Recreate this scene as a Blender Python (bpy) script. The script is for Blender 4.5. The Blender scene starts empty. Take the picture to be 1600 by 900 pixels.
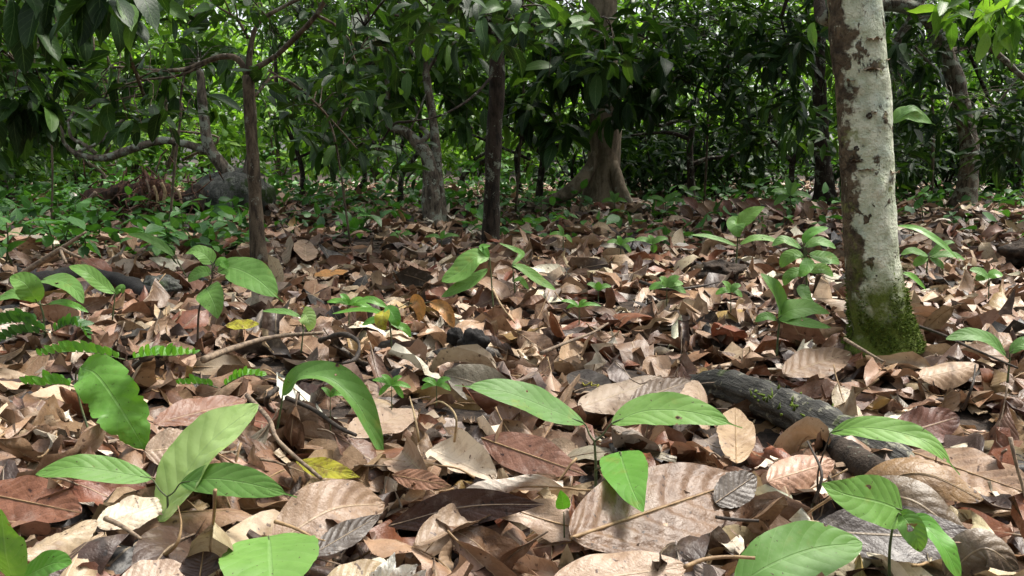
import bpy, math, random
import numpy as np
from mathutils import Vector, Matrix, noise
from mathutils.bvhtree import BVHTree

S = bpy.context.scene
COL = S.collection
R = math.radians
rng = np.random.default_rng(7)
random.seed(7)

# ------------------------------------------------------------------ camera
FPX = 1386.0                      # focal length in photograph pixels (1600 wide)
CAM_H = 0.50
PITCH = math.atan(200 / FPX)
cam_data = bpy.data.cameras.new('camera')
cam_data.sensor_width = 36
cam_data.lens = 36 * FPX / 1600
cam_data.clip_start = 0.02
cam_data.clip_end = 2000
cam = bpy.data.objects.new('camera', cam_data)
COL.objects.link(cam)
cam.location = (0, 0, CAM_H)
cam.rotation_euler = (math.pi / 2 - PITCH, 0, 0)
S.camera = cam

# ------------------------------------------------------------------ sky and sun
SUN_EL, SUN_AZ = 62.0, 62.0       # azimuth clockwise from +Y
world = bpy.data.worlds.new('World')
S.world = world
world.use_nodes = True
wn = world.node_tree
wn.nodes.clear()
sky = wn.nodes.new('ShaderNodeTexSky')
sky.sky_type = 'NISHITA'
sky.sun_disc = False
sky.sun_elevation = R(SUN_EL)
sky.sun_rotation = R(SUN_AZ)
sky.dust_density = 4.0
sky.air_density = 1.0
sky.ozone_density = 0.6
bg = wn.nodes.new('ShaderNodeBackground')
bg.inputs['Strength'].default_value = 0.15
wo = wn.nodes.new('ShaderNodeOutputWorld')
haze_white = wn.nodes.new('ShaderNodeHueSaturation')      # thin overcast: the same sky, less blue
haze_white.inputs['Saturation'].default_value = 0.30
wn.links.new(sky.outputs[0], haze_white.inputs['Color'])
wn.links.new(haze_white.outputs[0], bg.inputs[0])
wn.links.new(bg.outputs[0], wo.inputs[0])
sun_data = bpy.data.lights.new('sun', 'SUN')
sun_data.energy = 3.0
sun_data.angle = R(12)
sun_data.color = (1.0, 0.95, 0.86)
sun = bpy.data.objects.new('sun', sun_data)
COL.objects.link(sun)
sd = Vector((math.sin(R(SUN_AZ)) * math.cos(R(SUN_EL)), math.cos(R(SUN_AZ)) * math.cos(R(SUN_EL)), math.sin(R(SUN_EL))))
sun.rotation_euler = sd.to_track_quat('Z', 'Y').to_euler()
S.view_settings.view_transform = 'Standard'
S.view_settings.look = 'None'
S.view_settings.exposure = 1.25
S.view_settings.gamma = 1.0
S.cycles.max_bounces = 8
S.cycles.diffuse_bounces = 4
S.cycles.transmission_bounces = 5
S.cycles.use_denoising = True

# ------------------------------------------------------------------ picture geometry
CP, SP = math.cos(PITCH), math.sin(PITCH)


def ray(px, py):
    a, b = (px - 800) / FPX, -(py - 450) / FPX
    return np.array([a, CP + b * SP, -SP + b * CP])


def D(px, py, d):
    """the point at ground distance d (metres along +Y) seen at that place"""
    r = ray(px, py)
    return np.array([0, 0, CAM_H]) + r * (d / r[1])


def hump(x, y):
    """height of the litter surface"""
    v = 0.020 * np.sin(1.7 * x + 0.6) * np.cos(1.3 * y + 0.4) + 0.012 * np.sin(3.9 * x - 1.1 * y) + 0.010 * np.cos(5.1 * y + 2.2 * x)
    k = np.clip((y - 1.0) / 1.5, 0, 1)
    far = np.clip((np.hypot(x, y) - 6.5) / 8.0, 0, 4)
    return v * (0.35 + 0.65 * k) + far * 0.10


def GP(px, py, up=0.0):
    """the point of the litter surface seen at that place"""
    r = ray(px, py)
    o = np.array([0, 0, CAM_H])
    z = 0.0
    for _ in range(12):
        t = (z - CAM_H) / min(r[2], -0.01)
        p = o + r * t
        z = float(hump(p[0], p[1])) + up
    p[2] = z
    return p


def proj(p):
    q = np.asarray(p, float) - np.array([0, 0, CAM_H])
    f = q[..., 1] * CP - q[..., 2] * SP
    u = q[..., 1] * SP + q[..., 2] * CP
    f = np.maximum(f, 1e-4)
    return 800 + FPX * q[..., 0] / f, 450 - FPX * u / f, f


def nrm(v):
    v = np.asarray(v, float)
    return v / max(1e-9, np.linalg.norm(v))


# ------------------------------------------------------------------ object helpers
def tag(o, label=None, cat=None, group=None, kind=None):
    if label: o['label'] = label
    if cat: o['category'] = cat
    if group: o['group'] = group
    if kind: o['kind'] = kind
    return o


def link(name, me, parent=None, loc=None):
    o = bpy.data.objects.new(name, me)
    COL.objects.link(o)
    if loc is not None: o.location = loc
    if parent is not None: o.parent = parent
    return o


def empty(name, loc, label, cat, group=None):
    o = bpy.data.objects.new(name, None)
    o.empty_display_size = 0.05
    COL.objects.link(o)
    o.location = tuple(float(c) for c in loc)
    return tag(o, label, cat, group)


def make_mesh(name, V, F, mat, uv=None, col=None, tint=None, smooth=True):
    """V (n,3), F (m,4 or 3) as numpy arrays; uv per vertex; col per vertex rgb; tint per vertex float"""
    V = np.ascontiguousarray(V, dtype=np.float32)
    F = np.asarray(F, dtype=np.int32)
    me = bpy.data.meshes.new(name)
    k = F.shape[1]
    me.vertices.add(len(V))
    me.vertices.foreach_set('co', V.ravel())
    me.loops.add(F.size)
    me.loops.foreach_set('vertex_index', F.ravel())
    me.polygons.add(len(F))
    me.polygons.foreach_set('loop_start', np.arange(0, F.size, k, dtype=np.int32))
    me.polygons.foreach_set('loop_total', np.full(len(F), k, dtype=np.int32))
    if smooth:
        me.polygons.foreach_set('use_smooth', np.ones(len(F), dtype=bool))
    me.update(calc_edges=True)
    if uv is not None:
        l = me.uv_layers.new(name='UVMap')
        l.data.foreach_set('uv', np.ascontiguousarray(np.asarray(uv, np.float32)[F.ravel()]).ravel())
    if col is not None:
        a = me.attributes.new('leaf_colour', 'FLOAT_COLOR', 'POINT')
        c4 = np.ones((len(V), 4), np.float32)
        c4[:, :np.shape(col)[-1]] = col
        a.data.foreach_set('color', c4.ravel())
    if tint is not None:
        a = me.attributes.new('tint', 'FLOAT', 'POINT')
        a.data.foreach_set('value', np.ascontiguousarray(tint, dtype=np.float32))
    if mat: me.materials.append(mat)
    return me


# ------------------------------------------------------------------ node helpers
class NT:
    def __init__(self, name):
        self.m = bpy.data.materials.new(name)
        self.m.use_nodes = True
        self.t = self.m.node_tree
        self.t.nodes.clear()
        self.out = self.t.nodes.new('ShaderNodeOutputMaterial')

    def n(self, typ, **kw):
        nd = self.t.nodes.new('ShaderNode' + typ)
        for k, v in kw.items(): setattr(nd, k, v)
        return nd

    def put(self, sock, v):
        if isinstance(v, bpy.types.NodeSocket): self.t.links.new(v, sock)
        elif v is not None: sock.default_value = v

    def math(self, op, a, b=None, c=None, clamp=False):
        nd = self.n('Math', operation=op, use_clamp=clamp)
        self.put(nd.inputs[0], a)
        if b is not None: self.put(nd.inputs[1], b)
        if c is not None: self.put(nd.inputs[2], c)
        return nd.outputs[0]

    def mix(self, fac, a, b, blend='MIX'):
        nd = self.n('Mix', data_type='RGBA', blend_type=blend)
        self.put(nd.inputs[0], fac)
        for i, v in ((6, a), (7, b)):
            if isinstance(v, tuple): v = (*v[:3], 1)
            self.put(nd.inputs[i], v)
        return nd.outputs[2]

    def noise(self, vec, scale, detail=3, rough=0.55, dist=0.0):
        nd = self.n('TexNoise')
        nd.inputs['Scale'].default_value = scale
        nd.inputs['Detail'].default_value = detail
        nd.inputs['Roughness'].default_value = rough
        nd.inputs['Distortion'].default_value = dist
        if vec is not None: self.put(nd.inputs['Vector'], vec)
        return nd.outputs['Fac']

    def ramp(self, fac, stops, interp='LINEAR'):
        nd = self.n('ValToRGB')
        cr = nd.color_ramp
        cr.interpolation = interp
        while len(cr.elements) < len(stops): cr.elements.new(0.5)
        for e, (p, c) in zip(cr.elements, stops):
            e.position = p
            e.color = (*c[:3], 1) if isinstance(c, tuple) else (c, c, c, 1)
        self.put(nd.inputs[0], fac)
        return nd.outputs[0]

    def smooth(self, v, lo, hi):
        nd = self.n('MapRange', interpolation_type='SMOOTHSTEP')
        self.put(nd.inputs[0], v)
        self.put(nd.inputs[1], lo)
        self.put(nd.inputs[2], hi)
        return nd.outputs[0]

    def obj(self, scale=(1, 1, 1)):
        tc = self.n('TexCoord')
        mp = self.n('Mapping')
        mp.inputs['Scale'].default_value = scale
        self.t.links.new(tc.outputs['Object'], mp.inputs[0])
        return mp.outputs[0]

    def bump(self, h, strength=0.5, dist=0.01, base=None):
        nd = self.n('Bump')
        nd.inputs['Strength'].default_value = strength
        nd.inputs['Distance'].default_value = dist
        self.put(nd.inputs['Height'], h)
        if base is not None: self.put(nd.inputs['Normal'], base)
        return nd.outputs[0]

    def finish(self, color, rough=0.6, normal=None, translucent=0.0, tcol=None, spec=0.5):
        b = self.n('BsdfPrincipled')
        self.put(b.inputs['Base Color'], color if not isinstance(color, tuple) else (*color, 1))
        self.put(b.inputs['Roughness'], rough)
        self.put(b.inputs['Specular IOR Level'], spec)
        if normal is not None: self.put(b.inputs['Normal'], normal)
        sh = b.outputs[0]
        if translucent:
            tr = self.n('BsdfTranslucent')
            self.put(tr.inputs[0], tcol if tcol is not None else color)
            if normal is not None: self.put(tr.inputs['Normal'], normal)
            mx = self.n('MixShader')
            self.put(mx.inputs[0], translucent)
            self.t.links.new(sh, mx.inputs[1])
            self.t.links.new(tr.outputs[0], mx.inputs[2])
            sh = mx.outputs[0]
        self.t.links.new(sh, self.out.inputs[0])
        return self.m


def vein_factors(T, n_lat=8.0, slant=0.52):
    # n_lat may be a socket: each leaf its own number of side veins
    """midrib and lateral vein masks from the leaf's own UV"""
    uv = T.n('UVMap')
    sp = T.n('SeparateXYZ')
    T.t.links.new(uv.outputs[0], sp.inputs[0])
    u, v = sp.outputs[0], sp.outputs[1]
    av = T.math('ABSOLUTE', T.math('SUBTRACT', v, 0.5))
    mid = T.math('SUBTRACT', 1.0, T.smooth(av, 0.010, 0.028))
    ph = T.math('FRACT', T.math('MULTIPLY', T.math('SUBTRACT', u, T.math('MULTIPLY', T.math('POWER', av, 1.2), slant)), n_lat))
    tri = T.math('ABSOLUTE', T.math('SUBTRACT', ph, 0.5))
    lat = T.smooth(tri, 0.44, 0.485)
    pil = T.math('ABSOLUTE', T.math('SINE', T.math('MULTIPLY', ph, math.pi)))      # blade puffed up between the veins
    return u, av, mid, lat, T.math('MULTIPLY', pil, 0.5)


def dry_leaf_mat():
    T = NT('dry_leaf')
    at = T.n('Attribute', attribute_name='leaf_colour')
    u, av, mid, lat, tri = vein_factors(T, T.math('ADD', 6.0, T.math('MULTIPLY', at.outputs['Alpha'], 6.0)))
    vis = T.math('FRACT', T.math('MULTIPLY', at.outputs['Alpha'], 7.3))        # how far its veins show
    oc = T.obj()
    blot = T.noise(oc, 38, 4, 0.65)
    fine = T.noise(oc, 260, 3, 0.6)
    spots = T.noise(oc, 95, 2, 0.5)
    c = at.outputs['Color']
    wide = T.noise(oc, 9, 3, 0.6)
    c = T.mix(T.math('MULTIPLY', T.smooth(wide, 0.50, 0.66), 0.55), c, T.mix(1.0, c, (0.50, 0.42, 0.36), 'MULTIPLY'))
    c = T.mix(T.math('MULTIPLY', T.smooth(blot, 0.50, 0.68), 0.50), c, T.mix(1.0, c, (0.52, 0.42, 0.36), 'MULTIPLY'))
    c = T.mix(T.math('MULTIPLY', T.smooth(blot, 0.48, 0.30), 0.30), c, T.mix(0.5, c, (0.62, 0.54, 0.46)))
    c = T.mix(T.smooth(spots, 0.66, 0.72), c, T.mix(1.0, c, (0.25, 0.19, 0.17), 'MULTIPLY'))
    c = T.mix(T.math('MULTIPLY', lat, T.math('MULTIPLY', vis, 0.36)), c, T.mix(1.0, c, (0.5, 0.42, 0.38), 'MULTIPLY'))
    c = T.mix(T.math('MULTIPLY', mid, 0.6), c, T.mix(0.6, c, (0.5, 0.38, 0.24)))
    c = T.mix(T.math('MULTIPLY', T.math('SUBTRACT', fine, 0.5), 0.5, clamp=True), c, (0.05, 0.035, 0.03))
    hgt = T.math('ADD', T.math('MULTIPLY', tri, T.math('MULTIPLY', vis, 0.8)), T.math('ADD', T.math('MULTIPLY', mid, 0.5), T.math('MULTIPLY', fine, 0.55)))
    nb = T.bump(hgt, 0.65, 0.0026)
    nb = T.bump(blot, 0.5, 0.004, nb)
    return T.finish(c, T.math('ADD', 0.30, T.math('MULTIPLY', blot, 0.30)), nb, 0.10, c, 0.5)


def green_leaf_mat(name, stops, rough=0.42, transl=0.32, tmul=(1.3, 1.5, 0.45), spots=True, spec=0.4, vb=0.35, blotch=False, holes=False):
    T = NT(name)
    at = T.n('Attribute', attribute_name='tint')
    oi = T.n('ObjectInfo')
    f = T.math('FRACT', T.math('ADD', at.outputs['Fac'], oi.outputs['Random']))
    u, av, mid, lat, tri = vein_factors(T, 8.0, 0.52)
    c = T.ramp(f, stops)
    oc = T.obj()
    n1 = T.noise(oc, 30, 3, 0.6)
    c = T.mix(T.smooth(n1, 0.45, 0.75), c, T.mix(1.0, c, (0.72, 0.80, 0.62), 'MULTIPLY'))
    c = T.mix(T.math('MULTIPLY', lat, 0.30), c, T.mix(0.5, c, (0.22, 0.36, 0.14)))
    c = T.mix(T.math('MULTIPLY', mid, 0.55), c, T.mix(0.5, c, (0.24, 0.38, 0.16)))
    if blotch:
        c = T.mix(T.math('MULTIPLY', T.smooth(T.noise(oc, 55, 4, .7), .48, .62), .7), c, (0.17, 0.095, 0.03))
    if spots:
        sp = T.noise(oc, 210, 2, 0.5)
        c = T.mix(T.smooth(sp, 0.70, 0.72), c, (0.06, 0.055, 0.02))
        c = T.mix(T.math('MULTIPLY', T.smooth(T.noise(oc, 300, 3, .7), .5, .75), .22), c, (0.25, 0.28, 0.16))
        c = T.mix(T.math('MULTIPLY', T.smooth(T.noise(oc, 17, 3, .7), 0.60, 0.72), 0.45), c, (0.24, 0.25, 0.05))
        edge = T.math('ADD', T.math('MULTIPLY', av, 2.0), T.math('MULTIPLY', T.math('SUBTRACT', T.noise(oc, 24, 3, .6), .5), .9))
        c = T.mix(T.math('MULTIPLY', T.smooth(edge, 1.10, 1.17), .85), c, (0.17, 0.115, 0.04))
    nb = T.bump(T.math('ADD', T.math('MULTIPLY', tri, vb), T.math('ADD', T.math('MULTIPLY', mid, -0.4), T.math('MULTIPLY', n1, 0.8))), 0.45, 0.003)
    tc = T.mix(1.0, c, tmul, 'MULTIPLY')
    if not holes: return T.finish(c, rough, nb, transl, tc, spec)
    hn = T.noise(oc, 46, 2, 0.5)                     # holes eaten by insects, brown at the rim
    c2 = T.mix(T.smooth(hn, 0.715, 0.735), c, (0.16, 0.10, 0.03))
    m = T.finish(c2, rough, nb, transl, T.mix(1.0, c2, tmul, 'MULTIPLY'), spec)
    sh = T.out.inputs[0].links[0].from_socket
    tp = T.n('BsdfTransparent')
    mx = T.n('MixShader')
    T.put(mx.inputs[0], T.math('GREATER_THAN', hn, 0.742))
    T.t.links.new(sh, mx.inputs[1]); T.t.links.new(tp.outputs[0], mx.inputs[2])
    T.t.links.new(mx.outputs[0], T.out.inputs[0])
    return m


def bark_mat(name, base, dark, lichen=None, lich_amt=0.5, moss=None, moss_amt=0.6, scale=1.0, ridge=0.008):
    T = NT(name)
    oc = T.obj((1, 1, 0.30))
    o2 = T.obj()
    n1 = T.noise(oc, 22 * scale, 5, 0.6, 0.4)
    n2 = T.noise(o2, 7 * scale, 4, 0.6)
    n3 = T.noise(o2, 75 * scale, 3, 0.6)
    c = T.mix(T.smooth(n1, 0.36, 0.62), dark, base)
    c = T.mix(T.math('MULTIPLY', T.smooth(n3, 0.5, 0.7), 0.5), c, T.mix(1.0, c, (0.5, 0.45, 0.4), 'MULTIPLY'))
    if lichen:
        c = T.mix(T.smooth(T.math('ADD', n2, T.math('MULTIPLY', T.math('SUBTRACT', n3, .5), .35)), 1.0 - lich_amt, 1.06 - lich_amt), c, T.mix(n1, lichen, tuple(k * .6 for k in lichen)))
    if moss:
        n4 = T.noise(o2, 5 * scale, 4, 0.7)
        c = T.mix(T.smooth(n4, 1 - moss_amt, 1.1 - moss_amt), c, T.mix(n3, moss, tuple(k * .4 for k in moss)))
    nb = T.bump(T.math('ADD', n1, T.math('MULTIPLY', n3, 0.5)), 0.9, ridge)
    return T.finish(c, 0.85, nb, 0, None, 0.2)


def plain_mat(name, base, dark, sc=60, rough=0.7, bump=0.5, dist=0.003):
    T = NT(name)
    oc = T.obj()
    n = T.noise(oc, sc, 4, 0.6)
    return T.finish(T.mix(T.smooth(n, .35, .65), dark, base), rough, T.bump(n, bump, dist), 0, None, 0.35)


M = {}
M['dry'] = dry_leaf_mat()
M['seedling'] = green_leaf_mat('seedling_leaf', [(0, (0.105, 0.225, 0.052)), (0.5, (0.125, 0.265, 0.058)), (1, (0.16, 0.31, 0.065))], 0.52, 0.26, (1.3, 1.35, .5), spec=.3, holes=True, vb=.6)
M['lime'] = green_leaf_mat('young_leaf', [(0, (0.105, 0.28, 0.042)), (1, (0.14, 0.33, 0.05))], 0.42, 0.32)
M['underside'] = green_leaf_mat('glossy_pale_leaf', [(0, (0.36, 0.52, 0.17)), (1, (0.38, 0.54, 0.18))], 0.24, 0.25, spots=False, spec=0.8, vb=0.8)
M['yellow'] = green_leaf_mat('yellow_leaf', [(0, (0.40, 0.37, 0.03)), (1, (0.46, 0.42, 0.04))], 0.4, 0.2, (1.1, 1.1, .6), blotch=True)
M['orange'] = green_leaf_mat('orange_leaf', [(0, (0.42, 0.19, 0.06)), (1, (0.46, 0.22, 0.075))], 0.45, 0.2, (1.1, 1.0, .7), blotch=True)
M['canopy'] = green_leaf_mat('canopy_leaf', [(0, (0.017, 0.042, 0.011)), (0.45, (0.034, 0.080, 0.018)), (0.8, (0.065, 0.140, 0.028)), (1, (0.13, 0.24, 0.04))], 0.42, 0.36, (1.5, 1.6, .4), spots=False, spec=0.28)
M['canopy_dark'] = green_leaf_mat('dark_canopy_leaf', [(0, (0.010, 0.026, 0.009)), (0.5, (0.018, 0.047, 0.013)), (0.85, (0.030, 0.074, 0.018)), (1, (0.075, 0.15, 0.03))], 0.46, 0.28, (1.5, 1.6, .4), spots=False, spec=0.24)  # darker copy of the canopy leaf; shade put into its colours
M['bright'] = green_leaf_mat('sunlit_toned_leaf', [(0, (0.05, 0.115, 0.024)), (0.5, (0.13, 0.25, 0.045)), (1, (0.27, 0.42, 0.09))], 0.42, 0.45, spots=False)  # brighter copy of the canopy leaf; sunlight put into its colours
M['herb'] = green_leaf_mat('herb_leaf', [(0, (0.035, 0.10, 0.028)), (0.5, (0.055, 0.16, 0.035)), (1, (0.095, 0.24, 0.05))], 0.45, 0.28, spots=False)
M['stem'] = plain_mat('green_stem', (0.10, 0.13, 0.05), (0.05, 0.06, 0.03))
M['brownstem'] = plain_mat('brown_stem', (0.09, 0.06, 0.04), (0.04, 0.03, 0.02))
M['rib'] = plain_mat('pale_midrib', (0.34, 0.225, 0.115), (0.20, 0.125, 0.065), rough=0.6)
M['twig'] = plain_mat('dry_twig', (0.26, 0.19, 0.13), (0.10, 0.07, 0.05), 80)
M['darktwig'] = plain_mat('dark_twig', (0.06, 0.045, 0.035), (0.02, 0.015, 0.012), 80)
M['black'] = plain_mat('black_pod', (0.016, 0.014, 0.013), (0.006, 0.005, 0.005), 60, 0.85, 0.8, 0.006)
M['petal'] = plain_mat('white_petal', (0.84, 0.82, 0.76), (0.70, 0.67, 0.58), 40, 0.5)
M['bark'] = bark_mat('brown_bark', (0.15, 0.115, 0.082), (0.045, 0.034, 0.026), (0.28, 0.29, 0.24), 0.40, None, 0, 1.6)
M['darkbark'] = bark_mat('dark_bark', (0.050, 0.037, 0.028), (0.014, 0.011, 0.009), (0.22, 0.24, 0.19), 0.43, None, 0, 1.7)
M['palebark'] = bark_mat('lichen_bark', (0.16, 0.13, 0.10), (0.045, 0.035, 0.028), (0.30, 0.32, 0.26), 0.47, (0.06, 0.09, 0.02), 0.36, 1.6)
M['greybark'] = bark_mat('buttress_bark', (0.27, 0.215, 0.155), (0.12, 0.095, 0.066), (0.33, 0.32, 0.25), 0.38, (0.10, 0.13, 0.03), 0.38, 0.7)
M['rotten'] = bark_mat('rotten_wood', (0.085, 0.045, 0.030), (0.018, 0.012, 0.010), None, 0, (0.04, 0.08, 0.015), 0.3)
M['root'] = plain_mat('pale_root', (0.36, 0.27, 0.15), (0.20, 0.13, 0.07))
M['stone'] = bark_mat('mossy_stone', (0.11, 0.112, 0.10), (0.045, 0.047, 0.042), (0.20, 0.21, 0.175), 0.42, (0.035, 0.06, 0.015), 0.46, 0.9, 0.02)
M['fibre'] = plain_mat('red_rotten_fibre', (0.13, 0.055, 0.030), (0.04, 0.018, 0.012))
M['soil'] = plain_mat('dark_soil', (0.055, 0.038, 0.027), (0.018, 0.013, 0.010), 30, 0.95, 0.9, 0.02)
M['debris'] = plain_mat('leaf_crumbs', (0.26, 0.18, 0.12), (0.09, 0.06, 0.042), 40, 0.85)
M['moss'] = plain_mat('green_moss', (0.13, 0.19, 0.02), (0.045, 0.075, 0.010), 120, 0.95)


def white_bark():
    """pale lichen-covered bark with brown plates, a brown flank and moss at the foot"""
    T = NT('white_lichen_bark')
    tc = T.n('TexCoord')
    o = tc.outputs['Object']
    sp = T.n('SeparateXYZ')
    T.t.links.new(o, sp.inputs[0])
    x, z = sp.outputs[0], sp.outputs[2]
    big = T.noise(T.obj((1, 1, 0.75)), 10.5, 6, 0.6, 0.8)
    mid = T.noise(o, 30, 5, 0.6)
    fine = T.noise(o, 160, 3, 0.6)
    vert = T.noise(T.obj((1, 1, 0.12)), 55, 3, 0.6)
    c = T.mix(T.smooth(mid, .3, .7), (0.44, 0.48, 0.34), (0.74, 0.75, 0.61))
    c = T.mix(T.math('MULTIPLY', T.smooth(T.noise(o, 9, 3, .6), .55, .7), .55), c, (0.40, 0.50, 0.44))
    c = T.mix(T.math('MULTIPLY', T.smooth(vert, .52, .68), .35), c, (0.30, 0.32, 0.22))
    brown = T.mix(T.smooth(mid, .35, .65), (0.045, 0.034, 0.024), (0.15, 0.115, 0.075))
    plate = T.smooth(T.math('ADD', big, T.math('MULTIPLY', T.math('SUBTRACT', mid, .5), .22)), 0.584, 0.620)
    c = T.mix(plate, c, brown)
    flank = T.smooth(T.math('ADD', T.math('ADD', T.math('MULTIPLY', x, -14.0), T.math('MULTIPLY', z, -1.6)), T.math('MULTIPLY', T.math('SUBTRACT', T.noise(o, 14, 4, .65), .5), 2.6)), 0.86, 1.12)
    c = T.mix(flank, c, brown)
    c = T.mix(T.math('MULTIPLY', T.smooth(T.noise(o, 11, 4, .7), .60, .68), .8), c, (0.19, 0.21, 0.07))
    mossy = T.math('ADD', T.math('MULTIPLY', z, -5.7), T.math('ADD', T.math('MULTIPLY', T.math('SUBTRACT', T.noise(o, 13, 5, .65), .5), 3.4), T.math('MULTIPLY', x, 3.0)))
    mm = T.smooth(mossy, -1.75, -0.55)
    c = T.mix(mm, c, T.mix(fine, (0.04, 0.055, 0.012), (0.17, 0.22, 0.035)))
    c = T.mix(T.smooth(fine, .62, .72), c, T.mix(1.0, c, (.45, .42, .36), 'MULTIPLY'))
    h = T.math('ADD', T.math('MULTIPLY', plate, 1.0), T.math('ADD', T.math('MULTIPLY', mid, 1.0), T.math('ADD', T.math('MULTIPLY', fine, .5), T.math('MULTIPLY', vert, .6))))
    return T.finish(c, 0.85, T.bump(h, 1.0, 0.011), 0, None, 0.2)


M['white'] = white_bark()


def log_mat():
    T = NT('grey_weathered_log')
    o = T.obj((1, 1, 1))
    uv = T.n('UVMap')
    mp = T.n('Mapping')
    mp.inputs['Scale'].default_value = (9, 4.0, 1)
    T.t.links.new(uv.outputs[0], mp.inputs[0])
    gr = T.noise(mp.outputs[0], 4.0, 5, .6, .3)
    lich = T.noise(o, 34, 4, .65)
    fine = T.noise(o, 140, 3, .6)
    c = T.mix(T.smooth(gr, .35, .65), (0.022, 0.021, 0.019), (0.080, 0.076, 0.066))
    c = T.mix(T.math('MULTIPLY', T.smooth(lich, .56, .63), .85), c, (0.25, 0.24, 0.18))
    c = T.mix(T.math('MULTIPLY', T.smooth(T.noise(o, 12, 3, .6), .64, .70), .6), c, (0.06, 0.085, 0.02))
    return T.finish(c, .7, T.bump(T.math('ADD', gr, T.math('MULTIPLY', fine, .6)), .9, .006), 0, None, .35)


M['log'] = log_mat()


# ------------------------------------------------------------------ shapes
def catmull(P, n, extra=None):
    """resample the polyline P (k, m) smoothly at n points"""
    P = np.asarray(P, float)
    if len(P) == 2:
        t = np.linspace(0, 1, n)[:, None]
        return P[0] * (1 - t) + P[1] * t
    Q = np.vstack([2 * P[0] - P[1], P, 2 * P[-1] - P[-2]])
    seg = np.linalg.norm(np.diff(P[:, :3], axis=0), axis=1)
    cum = np.concatenate([[0], np.cumsum(seg)])
    s = np.linspace(0, cum[-1], n)
    out = []
    for v in s:
        i = min(len(P) - 2, int(np.searchsorted(cum, v, 'right') - 1))
        t = (v - cum[i]) / max(1e-9, seg[i])
        a, b, c, d = Q[i], Q[i + 1], Q[i + 2], Q[i + 3]
        out.append(0.5 * (2 * b + (c - a) * t + (2 * a - 5 * b + 4 * c - d) * t ** 2 + (3 * b - 3 * c + d - a) * t ** 3))
    return np.array(out)


def tube(P, rad, n=None, ring=10, rough=0.0, freq=8.0, seed=0, cap=True, lobes=None):
    """a tapered tube along control points P with radius per control point; returns V, F, UV"""
    P = np.asarray(P, float)
    rad = np.asarray(rad, float)
    if np.ndim(rad) == 0: rad = np.full(len(P), float(rad))
    if n is None: n = max(3, 6 * (len(P) - 1))
    C = catmull(np.hstack([P, rad[:, None]]), n)
    c, r = C[:, :3], np.maximum(C[:, 3], 0.0004)
    T = np.gradient(c, axis=0)
    T /= np.maximum(1e-9, np.linalg.norm(T, axis=1))[:, None]
    ref = np.array([0.31, -0.93, 0.12]) if abs(T[0] @ np.array([0.31, -0.93, 0.12])) < 0.9 else np.array([1., 0, 0])
    a = nrm(np.cross(T[0], ref))
    V = []
    ang = np.linspace(0, 2 * math.pi, ring, endpoint=False)
    for i in range(n):
        a = nrm(a - T[i] * (a @ T[i]))
        b = np.cross(T[i], a)
        rr = r[i] * np.ones(ring)
        if lobes is not None: rr = rr * lobes(i / (n - 1), ang)
        p = c[i] + (np.cos(ang)[:, None] * a + np.sin(ang)[:, None] * b) * rr[:, None]
        if rough:
            for k in range(ring):
                q = Vector(p[k]) * freq + Vector((seed, 0, 0))
                e = noise.noise(q) + 0.5 * noise.noise(q * 2.3) + 0.25 * noise.noise(q * 5.1)
                p[k] += nrm(p[k] - c[i]) * e * rough * r[i]
        V.append(p)
    V = np.vstack(V)
    F = []
    for i in range(n - 1):
        for k in range(ring):
            k2 = (k + 1) % ring
            F.append((i * ring + k, i * ring + k2, (i + 1) * ring + k2, (i + 1) * ring + k))
    UV = np.array([(k / ring, i / (n - 1)) for i in range(n) for k in range(ring)])
    if cap:
        m = len(V)
        V = np.vstack([V, c[0], c[-1]])
        UV = np.vstack([UV, (0.5, 0), (0.5, 1)])
        for k in range(ring):
            k2 = (k + 1) % ring
            F.append((m, k2, k, k))
            F.append((m + 1, (n - 1) * ring + k, (n - 1) * ring + k2, (n - 1) * ring + k2))
    F = np.array([f if f[2] != f[3] else (f[0], f[1], f[2], f[2]) for f in F])
    return V, F, UV


def quads_tris_mesh(name, V, F, mat, uv=None, smooth=True):
    faces = [tuple(int(i) for i in (f if f[2] != f[3] else f[:3])) for f in F]
    me = bpy.data.meshes.new(name)
    me.from_pydata([tuple(map(float, v)) for v in V], [], faces)
    if smooth: me.polygons.foreach_set('use_smooth', np.ones(len(faces), dtype=bool))
    if uv is not None:
        l = me.uv_layers.new(name='UVMap')
        idx = np.array([i for f in faces for i in f])
        l.data.foreach_set('uv', np.ascontiguousarray(np.asarray(uv, np.float32)[idx]).ravel())
    me.update()
    if mat: me.materials.append(mat)
    return me


def tube_obj(name, P, rad, mat, parent=None, origin=None, **kw):
    V, F, UV = tube(P, rad, **kw)
    if origin is None: origin = (0, 0, 0) if parent is not None else V.mean(0)
    if parent is not None: origin = np.array(parent.matrix_basis.translation)
    me = quads_tris_mesh(name, V - np.asarray(origin), F, mat, UV)
    return link(name, me, parent, None if parent is not None else tuple(map(float, origin)))


def join(parts):
    """concatenate (V, F, UV) triples"""
    Vs, Fs, Us, k = [], [], [], 0
    for V, F, U in parts:
        Vs.append(V); Fs.append(np.asarray(F) + k); Us.append(U); k += len(V)
    return np.vstack(Vs), np.vstack(Fs), np.vstack(Us)


GRID_CACHE = {}


def grid_faces(nu, nv):
    if (nu, nv) not in GRID_CACHE:
        i, j = np.meshgrid(np.arange(nu - 1), np.arange(nv - 1), indexing='ij')
        a = (i * nv + j).ravel()
        GRID_CACHE[(nu, nv)] = np.stack([a, a + nv, a + nv + 1, a + 1], 1)
    return GRID_CACHE[(nu, nv)]


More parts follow.
